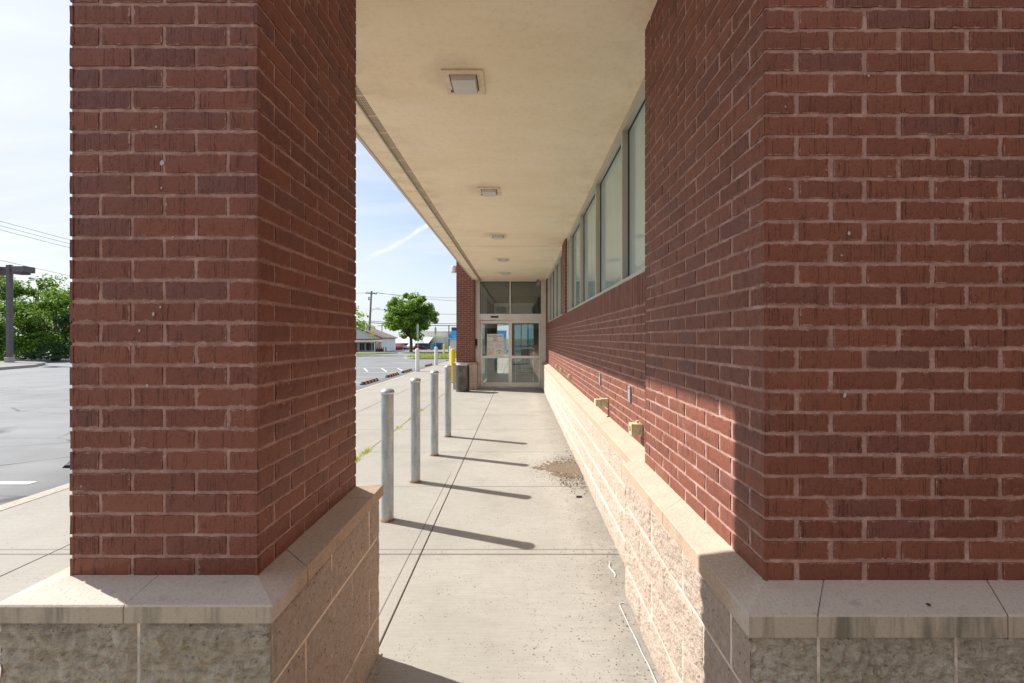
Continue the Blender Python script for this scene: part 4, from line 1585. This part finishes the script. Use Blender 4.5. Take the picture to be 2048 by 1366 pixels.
# ------------------------------------------------------------------ islands and verges
def island(name, x0, x1, y0, y1, top='lawn', round_left=True):
    mb = MB()
    pts = []
    r = min((y1 - y0) / 2, 2.0)
    for k in range(9):
        t = math.pi / 2 * (1 + k / 8)
        pts.append((x0 + r + r * math.cos(t), y1 - r + r * math.sin(t)))
    for k in range(9):
        t = math.pi + math.pi / 2 * k / 8
        pts.append((x0 + r + r * math.cos(t), y0 + r + r * math.sin(t)))
    pts += [(x1, y0), (x1, y1)]
    def ringat(q, dz):
        c = Vector((sum(p[0] for p in pts) / len(pts), (y0 + y1) / 2))
        out = []
        for p in pts:
            v = Vector(p); dcx = c - v
            v = v + dcx.normalized() * q
            out.append((v.x, v.y, zg(v.y) + dz))
        return out
    m = len(pts)
    for (q0, z0), (q1, z1) in (((0, -.05), (.02, .14)), ((.02, .14), (.18, .15))):
        A = ringat(q0, z0); Bq = ringat(q1, z1); b = len(mb.v); mb.v += A + Bq
        for k in range(m):
            k2 = (k + 1) % m
            mb.face((b + k, b + m + k, b + m + k2, b + k2))
    A = ringat(.18, .15); b = len(mb.v); mb.v += A; mb.face(tuple(b + k for k in reversed(range(m))), 1)
    structure(mb.build(name, ['kerb_concrete', top]))


island('grass_island', -10.6, -3.0, 37, 46)
island('grass_island', -18.6, -2, 62.5, 69)
mb = MB()
random.seed(9)
for k in range(15000):
    x, y = random.uniform(-10.4, -3.2), random.uniform(37.2, 45.8)
    if x < -9 and abs(y - 41.5) > 2.6 + (x + 10.4) * 1.2:
        continue
    hb = .10 + .16 * max(0, mnoise.noise(Vector((x * .5, y * .7, 0))) + .3)
    z0 = zg(y) + .14
    t = random.uniform(0, 3.14); w = .035
    b = len(mb.v)
    mb.v += [(x - math.cos(t) * w, y - math.sin(t) * w, z0), (x + math.cos(t) * w, y + math.sin(t) * w, z0), (x + random.gauss(0, .07), y + random.gauss(0, .07), z0 + hb * random.uniform(.6, 1.5))]
    mb.face((b, b + 1, b + 2))
o = tag(mb.build('island_grass', 'grass_blade'), 'uneven yellow-green grass on the traffic island', 'grass'); o['kind'] = 'stuff'

# left verge with kerb
mb = MB()
line = [(-27.0, -5), (-27.2, 22), (-27.9, 24.2), (-30.5, 27), (-37, 30), (-44, 34), (-80, 55)]
inner = [(-27.2, -5), (-27.4, 22), (-28.1, 24.35), (-30.6, 27.2), (-37.1, 30.2), (-44.1, 34.2), (-80, 55.2)]
far_ = [(-90, -5), (-90, 22), (-90, 24.4), (-90, 27.2), (-90, 30.2), (-90, 34.2), (-90, 56)]
for k in range(len(line) - 1):
    a, b = line[k], line[k + 1]; c_, d_ = inner[k], inner[k + 1]; e, f = far_[k], far_[k + 1]
    mb.quad((a[0], a[1], zg(a[1]) - .02), (b[0], b[1], zg(b[1]) - .02), (b[0], b[1], zg(b[1]) + .15), (a[0], a[1], zg(a[1]) + .15))
    mb.quad((a[0], a[1], zg(a[1]) + .15), (b[0], b[1], zg(b[1]) + .15), (d_[0], d_[1], zg(d_[1]) + .155), (c_[0], c_[1], zg(c_[1]) + .155))
    mb.quad((c_[0], c_[1], zg(c_[1]) + .155), (d_[0], d_[1], zg(d_[1]) + .155), (f[0], f[1], zg(f[1]) + .155), (e[0], e[1], zg(e[1]) + .155), 1)
structure(mb.build('verge', ['kerb_concrete', 'worn_asphalt']))
mb = MB()
gl = [(-34.2, 20), (-34.5, 26), (-36, 29.9), (-41, 33.5), (-60, 45)]
for k in range(len(gl) - 1):
    a, b = gl[k], gl[k + 1]
    mb.quad((a[0], a[1], zg(a[1]) + .17), (b[0], b[1], zg(b[1]) + .17), (-90, b[1] + 6, zg(b[1]) + .17), (-90, a[1] + 6, zg(a[1]) + .17))
structure(mb.build('lawn_verge', 'lawn'))
# far lawn strip before the house
mb = MB()
mb.quad((-70, 55, zg(55) + .12), (-19.5, 55, zg(55) + .12), (-18.0, 66, zg(66) + .12), (-70, 66, zg(66) + .12))
mb.quad((-70, 54.9, zg(55) - .03), (-19.4, 54.9, zg(55) - .03), (-19.4, 54.9, zg(55) + .125), (-70, 54.9, zg(55) + .125), 1)
mb.quad((-19.4, 54.9, zg(55) - .03), (-17.9, 66, zg(66) - .03), (-17.9, 66, zg(66) + .125), (-19.4, 54.9, zg(55) + .125), 1)
structure(mb.build('far_lawn', ['lawn', 'kerb_concrete']))

# ------------------------------------------------------------------ trees
def tree(name, loc, trunk_h, crown_c, crown_r, n_leaf, leaf, mat, label, group, seed, trunk_r=.2, clumps=26, dense=.85, hole=.2):
    random.seed(seed)
    t = thing(name, loc, label, 'tree', group)
    mb = MB()
    cc = Vector(crown_c)
    p0 = Vector((0, 0, -.3))
    mb.tube([p0, (0, 0, .25), (trunk_r * .15, 0, trunk_h * .6), (0, 0, trunk_h)], [trunk_r * 1.5, trunk_r * 1.08, trunk_r * .9, trunk_r * .85], 12)
    cl = []
    for k in range(clumps):
        while True:
            v = Vector((random.uniform(-1, 1), random.uniform(-1, 1), random.uniform(-1, 1)))
            if .35 < v.length < 1:
                break
        v = v.normalized() * (random.uniform(.45, .92) if clumps < 100 else random.uniform(.25, .93))
        q = cc + Vector((v.x * crown_r[0], v.y * crown_r[1], v.z * crown_r[2]))
        cl.append((q, random.uniform(.20, .38)))
    for q, s_ in cl[::2]:
        m = Vector((0, 0, trunk_h)).lerp(q, .5) + Vector((0, 0, .12 * crown_r[2])) 
        mb.tube([(0, 0, trunk_h - .1), m, q], [trunk_r * .5, trunk_r * .26, trunk_r * .08], 6)
    smooth_by_angle(mb.build('trunk', 'bark', t, world=False), 60)
    mb = MB()
    for k in range(n_leaf):
        q, s_ = random.choice(cl)
        g = Vector((random.gauss(0, 1), random.gauss(0, 1), random.gauss(0, 1)))
        g = g.normalized() * (random.random() ** .45)
        p = q + Vector((g.x * crown_r[0], g.y * crown_r[1], g.z * crown_r[2])) * s_ * dense
        if mnoise.noise(p * (1.6 / max(.5, crown_r[0] * .3)) + Vector((seed, 0, 0))) < -hole:
            continue
        nn_ = (g + Vector((random.gauss(0, .7), random.gauss(0, .7), random.gauss(.4, .7)))).normalized()
        a = nn_.cross(Vector((random.gauss(0, 1), random.gauss(0, 1), random.gauss(0, 1)))).normalized(); b_ = nn_.cross(a)
        L_ = leaf * random.uniform(.6, 1.3)
        b = len(mb.v)
        mb.v += [tuple(p - a * L_ * .5), tuple(p + b_ * L_ * .33), tuple(p + a * L_ * .6), tuple(p - b_ * L_ * .33)]
        mb.face((b, b + 1, b + 2, b + 3))
    mb.build('crown', mat, t, world=False)
    return t


tree('maple_tree', (-17.0, 66, zg(66)), 2.4, (0, 0, 5.75), (4.45, 4.4, 3.8), 24000, .36, 'maple_leaf', 'round leafy green tree standing alone in the parking lot island', None, 4, .27, 150, .62, .35)
tree('maple_tree', (-22.4, 50, zg(50)), 1.5, (0, 0, 4.0), (4.2, 4.0, 3.0), 5000, .26, 'maple_leaf', 'tree behind the near pillar, only a few leafy branches showing at its right edge', None, 6, .22, 30, .85, .05)
gt = 'trees along the left verge'
tree('verge_tree', (-37.0, 33.5, .1), 1.5, (0, 0, 3.1), (3.4, 3.2, 2.9), 14000, .20, 'hedge_leaf', 'tall green tree touching the left edge of the near pillar', gt, 11, .2, 34, .9, .25)
tree('verge_tree', (-43.0, 37.5, .1), 1.4, (0, 0, 3.6), (3.9, 3.4, 3.4), 15000, .21, 'hedge_leaf', 'pointed tree rising highest in the middle of the left hedge row', gt, 12, .2, 34, .9, .2)
tree('verge_tree', (-39.6, 32.0, .1), 1.0, (0, 0, 2.7), (3.0, 2.6, 2.5), 9000, .18, 'hedge_leaf', 'low yellow-green tree in front, right of the lamp post', gt, 13, .15, 28, .95, .35)
tree('verge_tree', (-43.5, 32.5, .1), 1.0, (0, 0, 2.8), (3.2, 2.6, 2.7), 9000, .18, 'dark_leaf', 'dark green tree directly behind the lamp post', gt, 14, .15, 28, .95, .35)
tree('verge_tree', (-47.5, 36.0, .1), 3.0, (0, 0, 6.3), (3.2, 3.0, 2.6), 8000, .20, 'hedge_leaf', 'tall tree at the left edge of the photo reaching above the lamp head', gt, 15, .2, 26, .9, .1)
tree('verge_tree', (-33.6, 33.5, .1), 1.0, (0, 0, 2.5), (2.6, 2.3, 2.3), 7000, .18, 'dark_leaf', 'dark low tree just hidden by the pillar, beside the bright lawn', gt, 16, .15, 24, .95, .35)
sh = 'low shrubs under the verge trees'
def shrub(loc, r, mat, label, group, seed, nl=3500, leaf=.12):
    random.seed(seed)
    mb = MB()
    for k in range(nl):
        g = Vector((random.gauss(0, 1), random.gauss(0, 1), abs(random.gauss(0, 1)))).normalized() * random.uniform(.72, 1.0) 
        w = 1 + .22 * mnoise.noise(g * 2.5 + Vector((seed, 0, 0)))
        p = Vector((g.x * r[0], g.y * r[1], g.z * r[2])) * w
        nn_ = (g + Vector((random.gauss(0, .6), random.gauss(0, .6), random.gauss(0, .6)))).normalized()
        a = nn_.cross(Vector((random.gauss(0, 1), random.gauss(0, 1), random.gauss(0, 1)))).normalized(); b_ = nn_.cross(a)
        L_ = leaf * random.uniform(.6, 1.4)
        b = len(mb.v)
        mb.v += [tuple(p - a * L_ * .5), tuple(p + b_ * L_ * .35), tuple(p + a * L_ * .5), tuple(p - b_ * L_ * .35)]
        mb.face((b, b + 1, b + 2, b + 3))
    o = mb.build('shrub', mat)
    o.location = loc
    return tag(o, label, 'shrub', group)
shrub((-38.2, 30.9, .1), (2.3, 1.5, 1.3), 'hedge_leaf', 'rounded shrub at the foot of the trees right of the lamp post', sh, 31)
shrub((-41.8, 30.6, .1), (2.2, 1.5, 1.5), 'dark_leaf', 'dark shrub at the foot of the trees left of the lamp post', sh, 32)
shrub((-35.2, 31.8, .1), (1.6, 1.3, 1.2), 'dark_leaf', 'grey-green shrub beside the bright lawn near the pillar', sh, 33)
shrub((-45.2, 31.5, .1), (2.2, 1.5, 1.7), 'hedge_leaf', 'shrub at the far left edge of the photo', sh, 34)
shrub((-29.0, 69.5, zg(69) - .05), (2.2, 1.0, 1.1), 'red_leaf', 'dark red bush in front of the grey house', None, 35, 3500, .2)

# ------------------------------------------------------------------ parking lot lamp post
lp = thing('parking_lamp', (-32.3, 26.6, .12), 'dark twin-head parking lot lamp post at the left edge', 'lamp post')
mb = MB()
mb.box(-32.48, -32.12, 26.42, 26.78, .12, .45, 0, None, .04)
mb.build('base', 'kerb_concrete', lp)
mb = MB()
mb.box(-32.42, -32.18, 26.48, 26.72, .45, 6.3, 0, None, .02)
mb.build('pole', 'pole_paint', lp)
for s_ in (1, -1):
    mb = MB()
    a, b = sorted((-32.3 + s_ * .12, -32.3 + s_ * .55))
    mb.box(a, b, 26.52, 26.68, 6.02, 6.16)
    ar = mb.build('arm', 'pole_paint', lp)
    mb = MB()
    a, b = sorted((-32.3 + s_ * .55, -32.3 + s_ * 1.25))
    mb.box(a, b, 26.25, 26.95, 5.80, 6.18, 0, None, .02)
    mb.box(*sorted((-32.3 + s_ * .45, -32.3 + s_ * 1.05)), 26.35, 26.85, 5.68, 5.798)
    mb.build('lamp_head', 'pole_paint', lp)

# ------------------------------------------------------------------ far buildings
GZ = -.92
h_ = thing('house', (-30.3, 78, GZ), 'low grey house with brown shingle roof beyond the left lawn', 'house')
mb = MB()
mb.box(-35.1, -25.6, 78, 87, GZ - .1, 1.78)
b = len(mb.v)
mb.v += [(-35.1, 78, 1.78), (-25.6, 78, 1.78), (-30.35, 78, 3.6), (-35.1, 87, 1.78), (-25.6, 87, 1.78), (-30.35, 87, 3.6)]
mb.face((b, b + 1, b + 2), 1); mb.face((b + 4, b + 3, b + 5), 1)
mb.build('wall', ['house_siding', 'house_gable'], h_)
mb = MB()
for s_ in (1, -1):
    ex = -30.35 + s_ * 5.2
    a = [(-30.35, 77.5, 3.74), (-30.35, 87.4, 3.74), (ex, 87.4, 1.72), (ex, 77.5, 1.72)]
    if s_ < 0: a = a[::-1]
    mb.quad(*a[::-1])
    lo = [(p[0], p[1], p[2] - .16) for p in a]
    mb.quad(*lo)
    for k in range(4):
        k2 = (k + 1) % 4
        mb.quad(a[k], a[k2], lo[k2], lo[k], 1)
mb.build('roof', ['brown_shingle', 'trim_brown'], h_)
mb = MB()
a = [(-42, 75.6, 1.02), (-24.6, 75.6, 1.02), (-25.4, 78.0, 1.5), (-42, 78.0, 1.5)]
mb.quad(*a); mb.quad(*[(p[0], p[1], p[2] - .12) for p in a[::-1]])
mb.quad((-42, 75.6, .90), (-24.6, 75.6, .90), (-24.6, 75.6, 1.02), (-42, 75.6, 1.02), 1)
mb.quad((-24.6, 75.6, .90), (-25.4, 78, 1.38), (-25.4, 78, 1.5), (-24.6, 75.6, 1.02), 1)
mb.build('porch_roof', ['brown_shingle', 'sign_back'], h_)
for x0_, w in ((-29.6, .9), (-28.4, 1.5), (-31.4, 1.3)):
    mb = MB()
    mb.box(x0_ - .08, x0_ + w + .08, 77.93, 77.995, GZ + .05, .8)
    f = mb.build('window', 'house_gable', h_)
    mb = MB()
    mb.box(x0_, x0_ + w / 2 - .03, 77.9, 77.928, GZ + .25, .7)
    mb.box(x0_ + w / 2 + .03, x0_ + w, 77.9, 77.928, GZ + .25, .7)
    mb.build('pane', 'dark_plastic', f)
for x0_ in (-30.1, -26.2):
    mb = MB(); mb.box(x0_, x0_ + .25, 75.8, 76.05, GZ - .1, 1.0)
    mb.build('porch_post', 'house_gable', h_)

nb_ = thing('warehouse', (-24, 94, GZ), 'long low navy building with a white roof beyond the trees', 'warehouse')
mb = MB(); mb.box(-34, -20.8, 96, 106, GZ - .4, .55)
mb.build('wall', 'navy_panel', nb_)
mb = MB()
mb.quad((-34.2, 95.6, .52), (-20.6, 95.6, .52), (-20.6, 101, 1.95), (-34.2, 101, 1.95)); mb.quad((-34.2, 101, 1.95), (-20.6, 101, 1.95), (-20.6, 106.4, .52), (-34.2, 106.4, .52))
mb.quad((-34.2, 95.62, .40), (-20.6, 95.62, .40), (-20.6, 95.62, .52), (-34.2, 95.62, .52))
mb.build('roof', 'white_roof', nb_)
for x0_ in (-26.6, -24.9):
    mb = MB(); mb.box(x0_, x0_ + .5, 95.93, 95.995, GZ - .2, .1)
    mb.build('door', 'white_roof', nb_)

wb = thing('warehouse', (-16, 103, GZ), 'cream ribbed metal warehouse with rooftop railing', 'warehouse')
mb = MB(); mb.box(-24.5, -13.8, 103, 125, GZ - .2, 3.1)
mb.build('wall', 'ribbed_siding', wb)
mb = MB(); mb.box(-24.7, -13.6, 102.8, 125.2, 3.1, 3.3)
mb.build('roof', 'white_roof', wb)
mb = MB()
for k in range(14):
    mb.tube([(-22.5 + k * .65, 103, 3.3), (-22.5 + k * .65, 103, 4.0)], .025, 5)
mb.tube([(-22.5, 103, 4.0), (-14, 103, 4.0)], .03, 5)
mb.build('railing', 'aluminium', wb)
mb = MB(); mb.box(-21.4, -18.0, 100.5, 102.99, GZ - .2, 1.9)
an = mb.build('annex', 'ribbed_siding', wb)
mb = MB(); mb.box(-21.0, -19.6, 100.4, 100.49, .2, .9); mb.box(-19.4, -18.3, 100.4, 100.49, .2, .9)
mb.build('window', 'lens_plastic', an)

ab = thing('shop', (-11, 80, GZ), 'small grey shop with a blue awning roof beside the brick column', 'shop')
mb = MB(); mb.box(-13.5, -2.5, 80, 88, GZ - .2, 1.6)
mb.build('wall', 'house_siding', ab)
mb = MB()
b = len(mb.v)
mb.v += [(-13.6, 79.6, 1.6), (-2.4, 79.6, 1.6), (-2.4, 80.6, 3.1), (-12.9, 80.6, 3.1), (-13.6, 88, 1.6), (-12.9, 88, 3.1)]
mb.face((b, b + 1, b + 2, b + 3)); mb.face((b + 4, b, b + 3, b + 5)); mb.quad((-12.9, 80.6, 3.1), (-2.4, 80.6, 3.1), (-2.4, 88, 3.1), (-12.9, 88, 3.1))
mb.build('awning_roof', 'awning_blue', ab)
mb = MB(); mb.box(-13.62, -2.4, 79.55, 79.62, 1.48, 1.62)
mb.build('gutter', 'white_roof', ab)
mb = MB(); mb.tube([(-13.35, 79.9, GZ), (-13.35, 79.9, 4.1)], .1, 8)
mb.build('vent_pipe', 'pole_paint', ab)
mb = MB(); mb.box(-13.2, -12.2, 82, 83, 3.1, 3.75)
mb.build('rooftop_unit', 'pole_paint', ab)
mb = MB(); mb.box(-12.75, -12.35, 79.9, 79.99, -.4, .7)
mb.build('poster_board', 'paper', ab)

# containers, vehicles, small far things
dm = thing('dumpster', (-18.2, 92, GZ), 'teal and blue metal dumpster in front of the cream warehouse', 'dumpster')
mb = MB()
mb.box(-19.4, -18.6, 92, 94, GZ + .08, .45); mb.build('side_bin', 'teal_paint', dm)
mb = MB(); mb.box(-18.59, -17.0, 92, 94, GZ + .08, .55)
for k in range(5):
    mb.box(-18.5 + k * .33, -18.42 + k * .33, 91.93, 91.999, GZ + .1, .5)
mb.build('body', 'blue_paint', dm)
mb = MB(); mb.box(-18.65, -16.95, 91.95, 94.05, .551, .62); mb.build('lid', 'teal_paint', dm)
mb = MB()
for x_ in (-19.2, -17.3):
    mb.tube([(x_, 92.3, GZ + .06), (x_ + .1, 92.3, GZ + .06)], .08, 8)
mb.build('wheel', 'dark_plastic', dm)

tr = thing('utility_tractor', (-21.6, 92, GZ), 'small red utility tractor with a roll bar near the cream warehouse', 'tractor')
mb = MB()
mb.box(-22.8, -21.7, 91.6, 92.5, GZ + .35, GZ + 1.0, 0, None, .08)
mb.box(-21.6, -20.9, 91.5, 92.6, GZ + .4, GZ + .8, 0, None, .05)
mb.build('body', 'red_paint', tr)
mb = MB()
for x_ in (-21.5, -21.0):
    mb.tube([(x_, 91.6, GZ + .8), (x_, 91.6, GZ + 1.75)], .04, 6); mb.tube([(x_, 92.5, GZ + .8), (x_, 92.5, GZ + 1.75)], .04, 6)
mb.box(-21.7, -20.8, 91.5, 92.6, GZ + 1.75, GZ + 1.82)
mb.build('roll_bar', 'dark_plastic', tr)
for x_, r_ in ((-22.7, .3), (-21.2, .42)):
    for y_ in (91.4, 92.55):
        mb = MB(); mb.tube([(x_, y_, GZ + r_), (x_, y_ + .2, GZ + r_)], r_, 16)
        mb.build('wheel', 'dark_plastic', tr)
mb = MB(); mb.box(-20.7, -20.1, 91.6, 92.4, GZ + .02, GZ + .5, 0, None, .05)
mb.build('front_bucket', 'red_paint', tr)


def car(x, y, rz, mat, label, z=GZ):
    t = thing('parked_car', (x, y, z), label, 'car', 'cars parked in the far lot', rz)
    prof = [(-2.2, .35), (-2.22, .75), (-1.9, .92), (-1.2, .98), (-.75, 1.38), (.7, 1.42), (1.25, .98), (2.0, .90), (2.2, .7), (2.2, .35)]
    mb = MB()
    m = len(prof)
    for yy_ in (-.85, .85):
        for a, c_ in prof:
            mb.v.append((a, yy_ * (.82 if c_ > 1.2 else 1), c_))
    for k in range(m):
        k2 = (k + 1) % m
        mb.face((k, k2, m + k2, m + k)[::-1])
    mb.face(tuple(range(m))); mb.face(tuple(reversed(range(m, 2 * m))))
    mb.build('body', mat, t, world=False)
    mb = MB()
    mb.quad((-.7, -.865, .98), (1.1, -.865, .98), (.65, -.74, 1.34), (-.68, -.74, 1.34)); mb.quad((1.1, .865, .98), (-.7, .865, .98), (-.68, .74, 1.34), (.65, .74, 1.34))
    mb.quad((1.27, -.7, 1.0), (1.27, .7, 1.0), (.76, .62, 1.38), (.76, -.62, 1.38))
    mb.build('side_windows', 'dark_plastic', t, world=False)
    for a in (-1.35, 1.35):
        for s_ in (-1, 1):
            mb = MB(); mb.tube([(a, s_ * .72, .32), (a, s_ * .88, .32)], .32, 16)
            mb.build('wheel', 'dark_plastic', t, world=False)
    return t


car(-26.2, 91.5, 1.5, 'red_paint', 'red car parked just right of the grey house')
car(-28.3, 94.0, 1.5, 'car_white', 'white car parked behind the red car beside the grey house')
car(-24.0, 94.5, 1.6, 'car_white', 'white car parked left of the red tractor')
for x_, y_, lb in ((-21.6, 93.4, 'orange traffic cone beside the red tractor'), (-19.3, 96, 'small orange cone left of the teal dumpster')):
    t = thing('traffic_cone', (x_, y_ - 4, GZ), lb, 'traffic cone', 'orange cones in the far lot')
    mb = MB(); mb.lathe([(.16, .04), (.05, .75), (.03, .8)], (0, 0, 0), 14); mb.build('cone', 'cone_orange', t, world=False)
    mb = MB(); mb.box(-.2, .2, -.2, .2, 0, .04); mb.build('base', 'dark_plastic', t, world=False)
# cart corral / low rail by the house wall
t = thing('low_fence', (-23.9, 74, zg(74)), 'low dark red fence panel in front of the grey house wall', 'fence')
mb = MB()
for k in range(5):
    mb.box(-25.3 + k * .33, -25.2 + k * .33, 74, 74.08, zg(74), zg(74) + .85)
mb.build('posts', 'trim_brown', t)
mb = MB(); mb.box(-25.3, -23.9, 74.085, 74.12, zg(74) + .08, zg(74) + .6); mb.build('panel', 'red_leaf', t)
t = thing('planter_post', (-23.6, 74, zg(74)), 'short dark post right of the low red fence', 'post')
mb = MB(); mb.box(-23.55, -23.42, 74, 74.1, zg(74), zg(74) + .85); mb.build('post', 'trim_brown', t)
t = thing('hanging_sign', (-25.1, 73, zg(73)), 'yellow and purple sign on a thin dark post by the house corner', 'sign')
mb = MB(); mb.tube([(-24.95, 73, zg(73)), (-24.95, 73, zg(73) + 1.9)], .05, 8); mb.tube([(-24.95, 73, zg(73) + 1.85), (-24.4, 73, zg(73) + 1.85)], .03, 6); mb.build('post', 'trim_brown', t)
mb = MB(); mb.box(-24.88, -24.5, 72.98, 73.02, zg(73) + 1.3, zg(73) + 1.75); mb.build('upper_panel', 'sign_yellow', t)
mb = MB(); mb.box(-24.88, -24.6, 72.98, 73.02, zg(73) + .8, zg(73) + 1.2); mb.build('lower_panel', 'sign_purple', t)

# signs
def sign_post(x, y, h, plates, label, cat='sign post', disc=None):
    z = zg(y)
    t = thing('sign_post', (x, y, z), label, cat, 'sign posts in the parking lot')
    mb = MB(); mb.box(x - .03, x + .03, y - .03, y + .03, z, z + h)
    mb.build('post', 'sign_back', t)
    for a, b in plates:
        mb = MB(); mb.box(x - .10, x + .10, y - .05, y - .033, z + a, z + b)
        mb.build('sign_plate', 'sign_back', t)
    if disc:
        mb = MB(); mb.tube([(x, y - .06, z + disc), (x, y - .034, z + disc)], .34, 20)
        mb.build('sign_disc', 'sign_yellow', t)
    return t
sign_post(-9.65, 40, 3.3, [(2.4, 3.2), (1.95, 2.35)], 'narrow sign post with two stacked plates in front of the round tree')
sign_post(-8.35, 42, 3.15, [(2.3, 3.0)], 'sign post at the right edge of the round tree')
sign_post(-21.8, 62.2, 3.0, [], 'post with a round pale yellow disc sign in front of the grey house', 'sign', 2.75)

# utility poles and wires
up = thing('utility_pole', (-28.7, 80.5, GZ), 'tall wooden utility pole with crossarm and street lamp left of the round tree', 'utility pole')
mb = MB()
top = Vector((-28.3, 80.5, 10.7)); bot = Vector((-28.95, 80.5, GZ))
mb.tube([bot, top], [.24, .16], 12)
smooth_by_angle(mb.build('pole', 'wood_pole', up))
mb = MB(); mb.box(-29.4, -27.2, 80.3, 80.42, 10.1, 10.28, 0, Matrix.Translation((-28.3, 80.4, 10.2)) @ Matrix.Rotation(.06, 4, 'Y') @ Matrix.Translation((28.3, -80.4, -10.2)))
mb.build('crossarm', 'wood_pole', up)
mb = MB()
for x_ in (-29.2, -28.75, -27.8, -27.35):
    mb.lathe([(.05, 0), (.07, .05), (.05, .1), (.06, .15), (.02, .2)], (x_, 80.36, 10.28 - (x_ + 28.3) * .06), 8)
mb.build('insulators', 'lens_plastic', up)
mb = MB(); mb.lathe([(.14, 0), (.16, .05), (.16, .6), (.12, .68)], (-28.75, 80.35, 8.9), 12)
mb.build('transformer', 'plate_metal', up)
mb = MB(); mb.tube([(-28.5, 80.4, 6.5), (-27.9, 80.2, 7.1), (-27.0, 80, 7.35)], .04, 6)
mb.build('lamp_arm', 'aluminium', up)
mb = MB(); mb.box(-27.1, -26.5, 79.85, 80.15, 7.28, 7.42, 0, None, .03)
mb.build('street_lamp_head', 'aluminium', up)
mb = MB(); mb.lathe([(.16, 0), (.18, .3), (.1, .4)], (-28.95, 80.3, 5.6), 10)
mb.build('junction_can', 'dark_plastic', up)
up2 = thing('utility_pole', (-34.5, 150, -1.6), 'distant thin utility pole above the grey house roof', 'utility pole')
mb = MB(); mb.tube([(-49, 150, -1.6), (-49, 150, 6.6)], .16, 8); mb.build('pole', 'wood_pole', up2)
mb = MB(); mb.box(-50.5, -47.5, 149.9, 150.0, 5.9, 6.1); mb.build('crossarm', 'wood_pole', up2)


def wire(p0, p1, sag, r=.02, label=None):
    p0, p1 = Vector(p0), Vector(p1)
    mb = MB()
    pts = []
    for k in range(15):
        t = k / 14
        p = p0.lerp(p1, t); p.z -= sag * 4 * t * (1 - t)
        pts.append(p)
    mb.tube(pts, r, 5, 0, False)
    return tag(mb.build('overhead_wire', 'wire'), label, 'wire', 'overhead wires')


T = 80.36
wire((-29.2, T, 10.5), (6, T + 2, 10.4), 1.0, .028, 'topmost wire running right from the crossarm behind the round tree')
wire((-27.35, T, 10.4), (6, T + 3, 9.2), 1.0, .028, 'second wire from the crossarm toward the brick column')
wire((-28.5, T, 7.3), (6, T + 3, 7.4), 1.1, .03, 'middle wire crossing behind the round tree')
wire((-28.6, T, 4.9), (6, T - 2, 5.0), .6, .05, 'thick lower cable right of the utility pole')
wire((-28.6, T, 4.6), (6, T - 2, 4.55), .6, .07, 'thickest lowest cable crossing behind the round tree')
wire((-28.6, T, 4.8), (-80, T - 20, 3.4), .7, .03, 'low wire running left from the utility pole')
wire((-29.2, T, 10.3), (-85, T - 20, 9.2), .8, .025, 'high wire running left from the crossarm')
wire((-28.7, T, 3.9), (-80, T - 18, 2.0), .5, .03, 'lowest wire running left from the utility pole')
for k, (ya, yb, lb) in enumerate(((438, 474, 'top wire of three above the lamp post'), (447, 482, 'middle wire of three above the lamp post'), (455, 490, 'lowest wire of three above the lamp post'),
                                (516, 546, 'single wire just above the lamp heads'), (565, 592, 'first wire below the lamp head beside the hedge'), (574, 600, 'second wire below the lamp head beside the hedge'), (592, 610, 'lowest wire behind the lamp post and trees'))):
    D = 46.0
    def q(xp, yp, D_): return Vector(((xp - 1038) * D_ / 839, D_, EYE - (yp - 676) * D_ / 839))
    a = q(0, ya, D); b = q(137, yb, D * 1.12)
    d_ = b - a
    wire(a - d_ * 1.2, b + d_ * 2.2, .3, .02, lb)

# far tree line
def far_trees():
    random.seed(77)
    tree('far_tree', (-51.7, 140, -1.2), 2.5, (0, 0, 5.0), (4.2, 4, 2.4), 2500, .5, 'pale_leaf', 'pale distant tree rising above the grey house roof', None, 50, .3, 18, .95, .4)
far_trees()
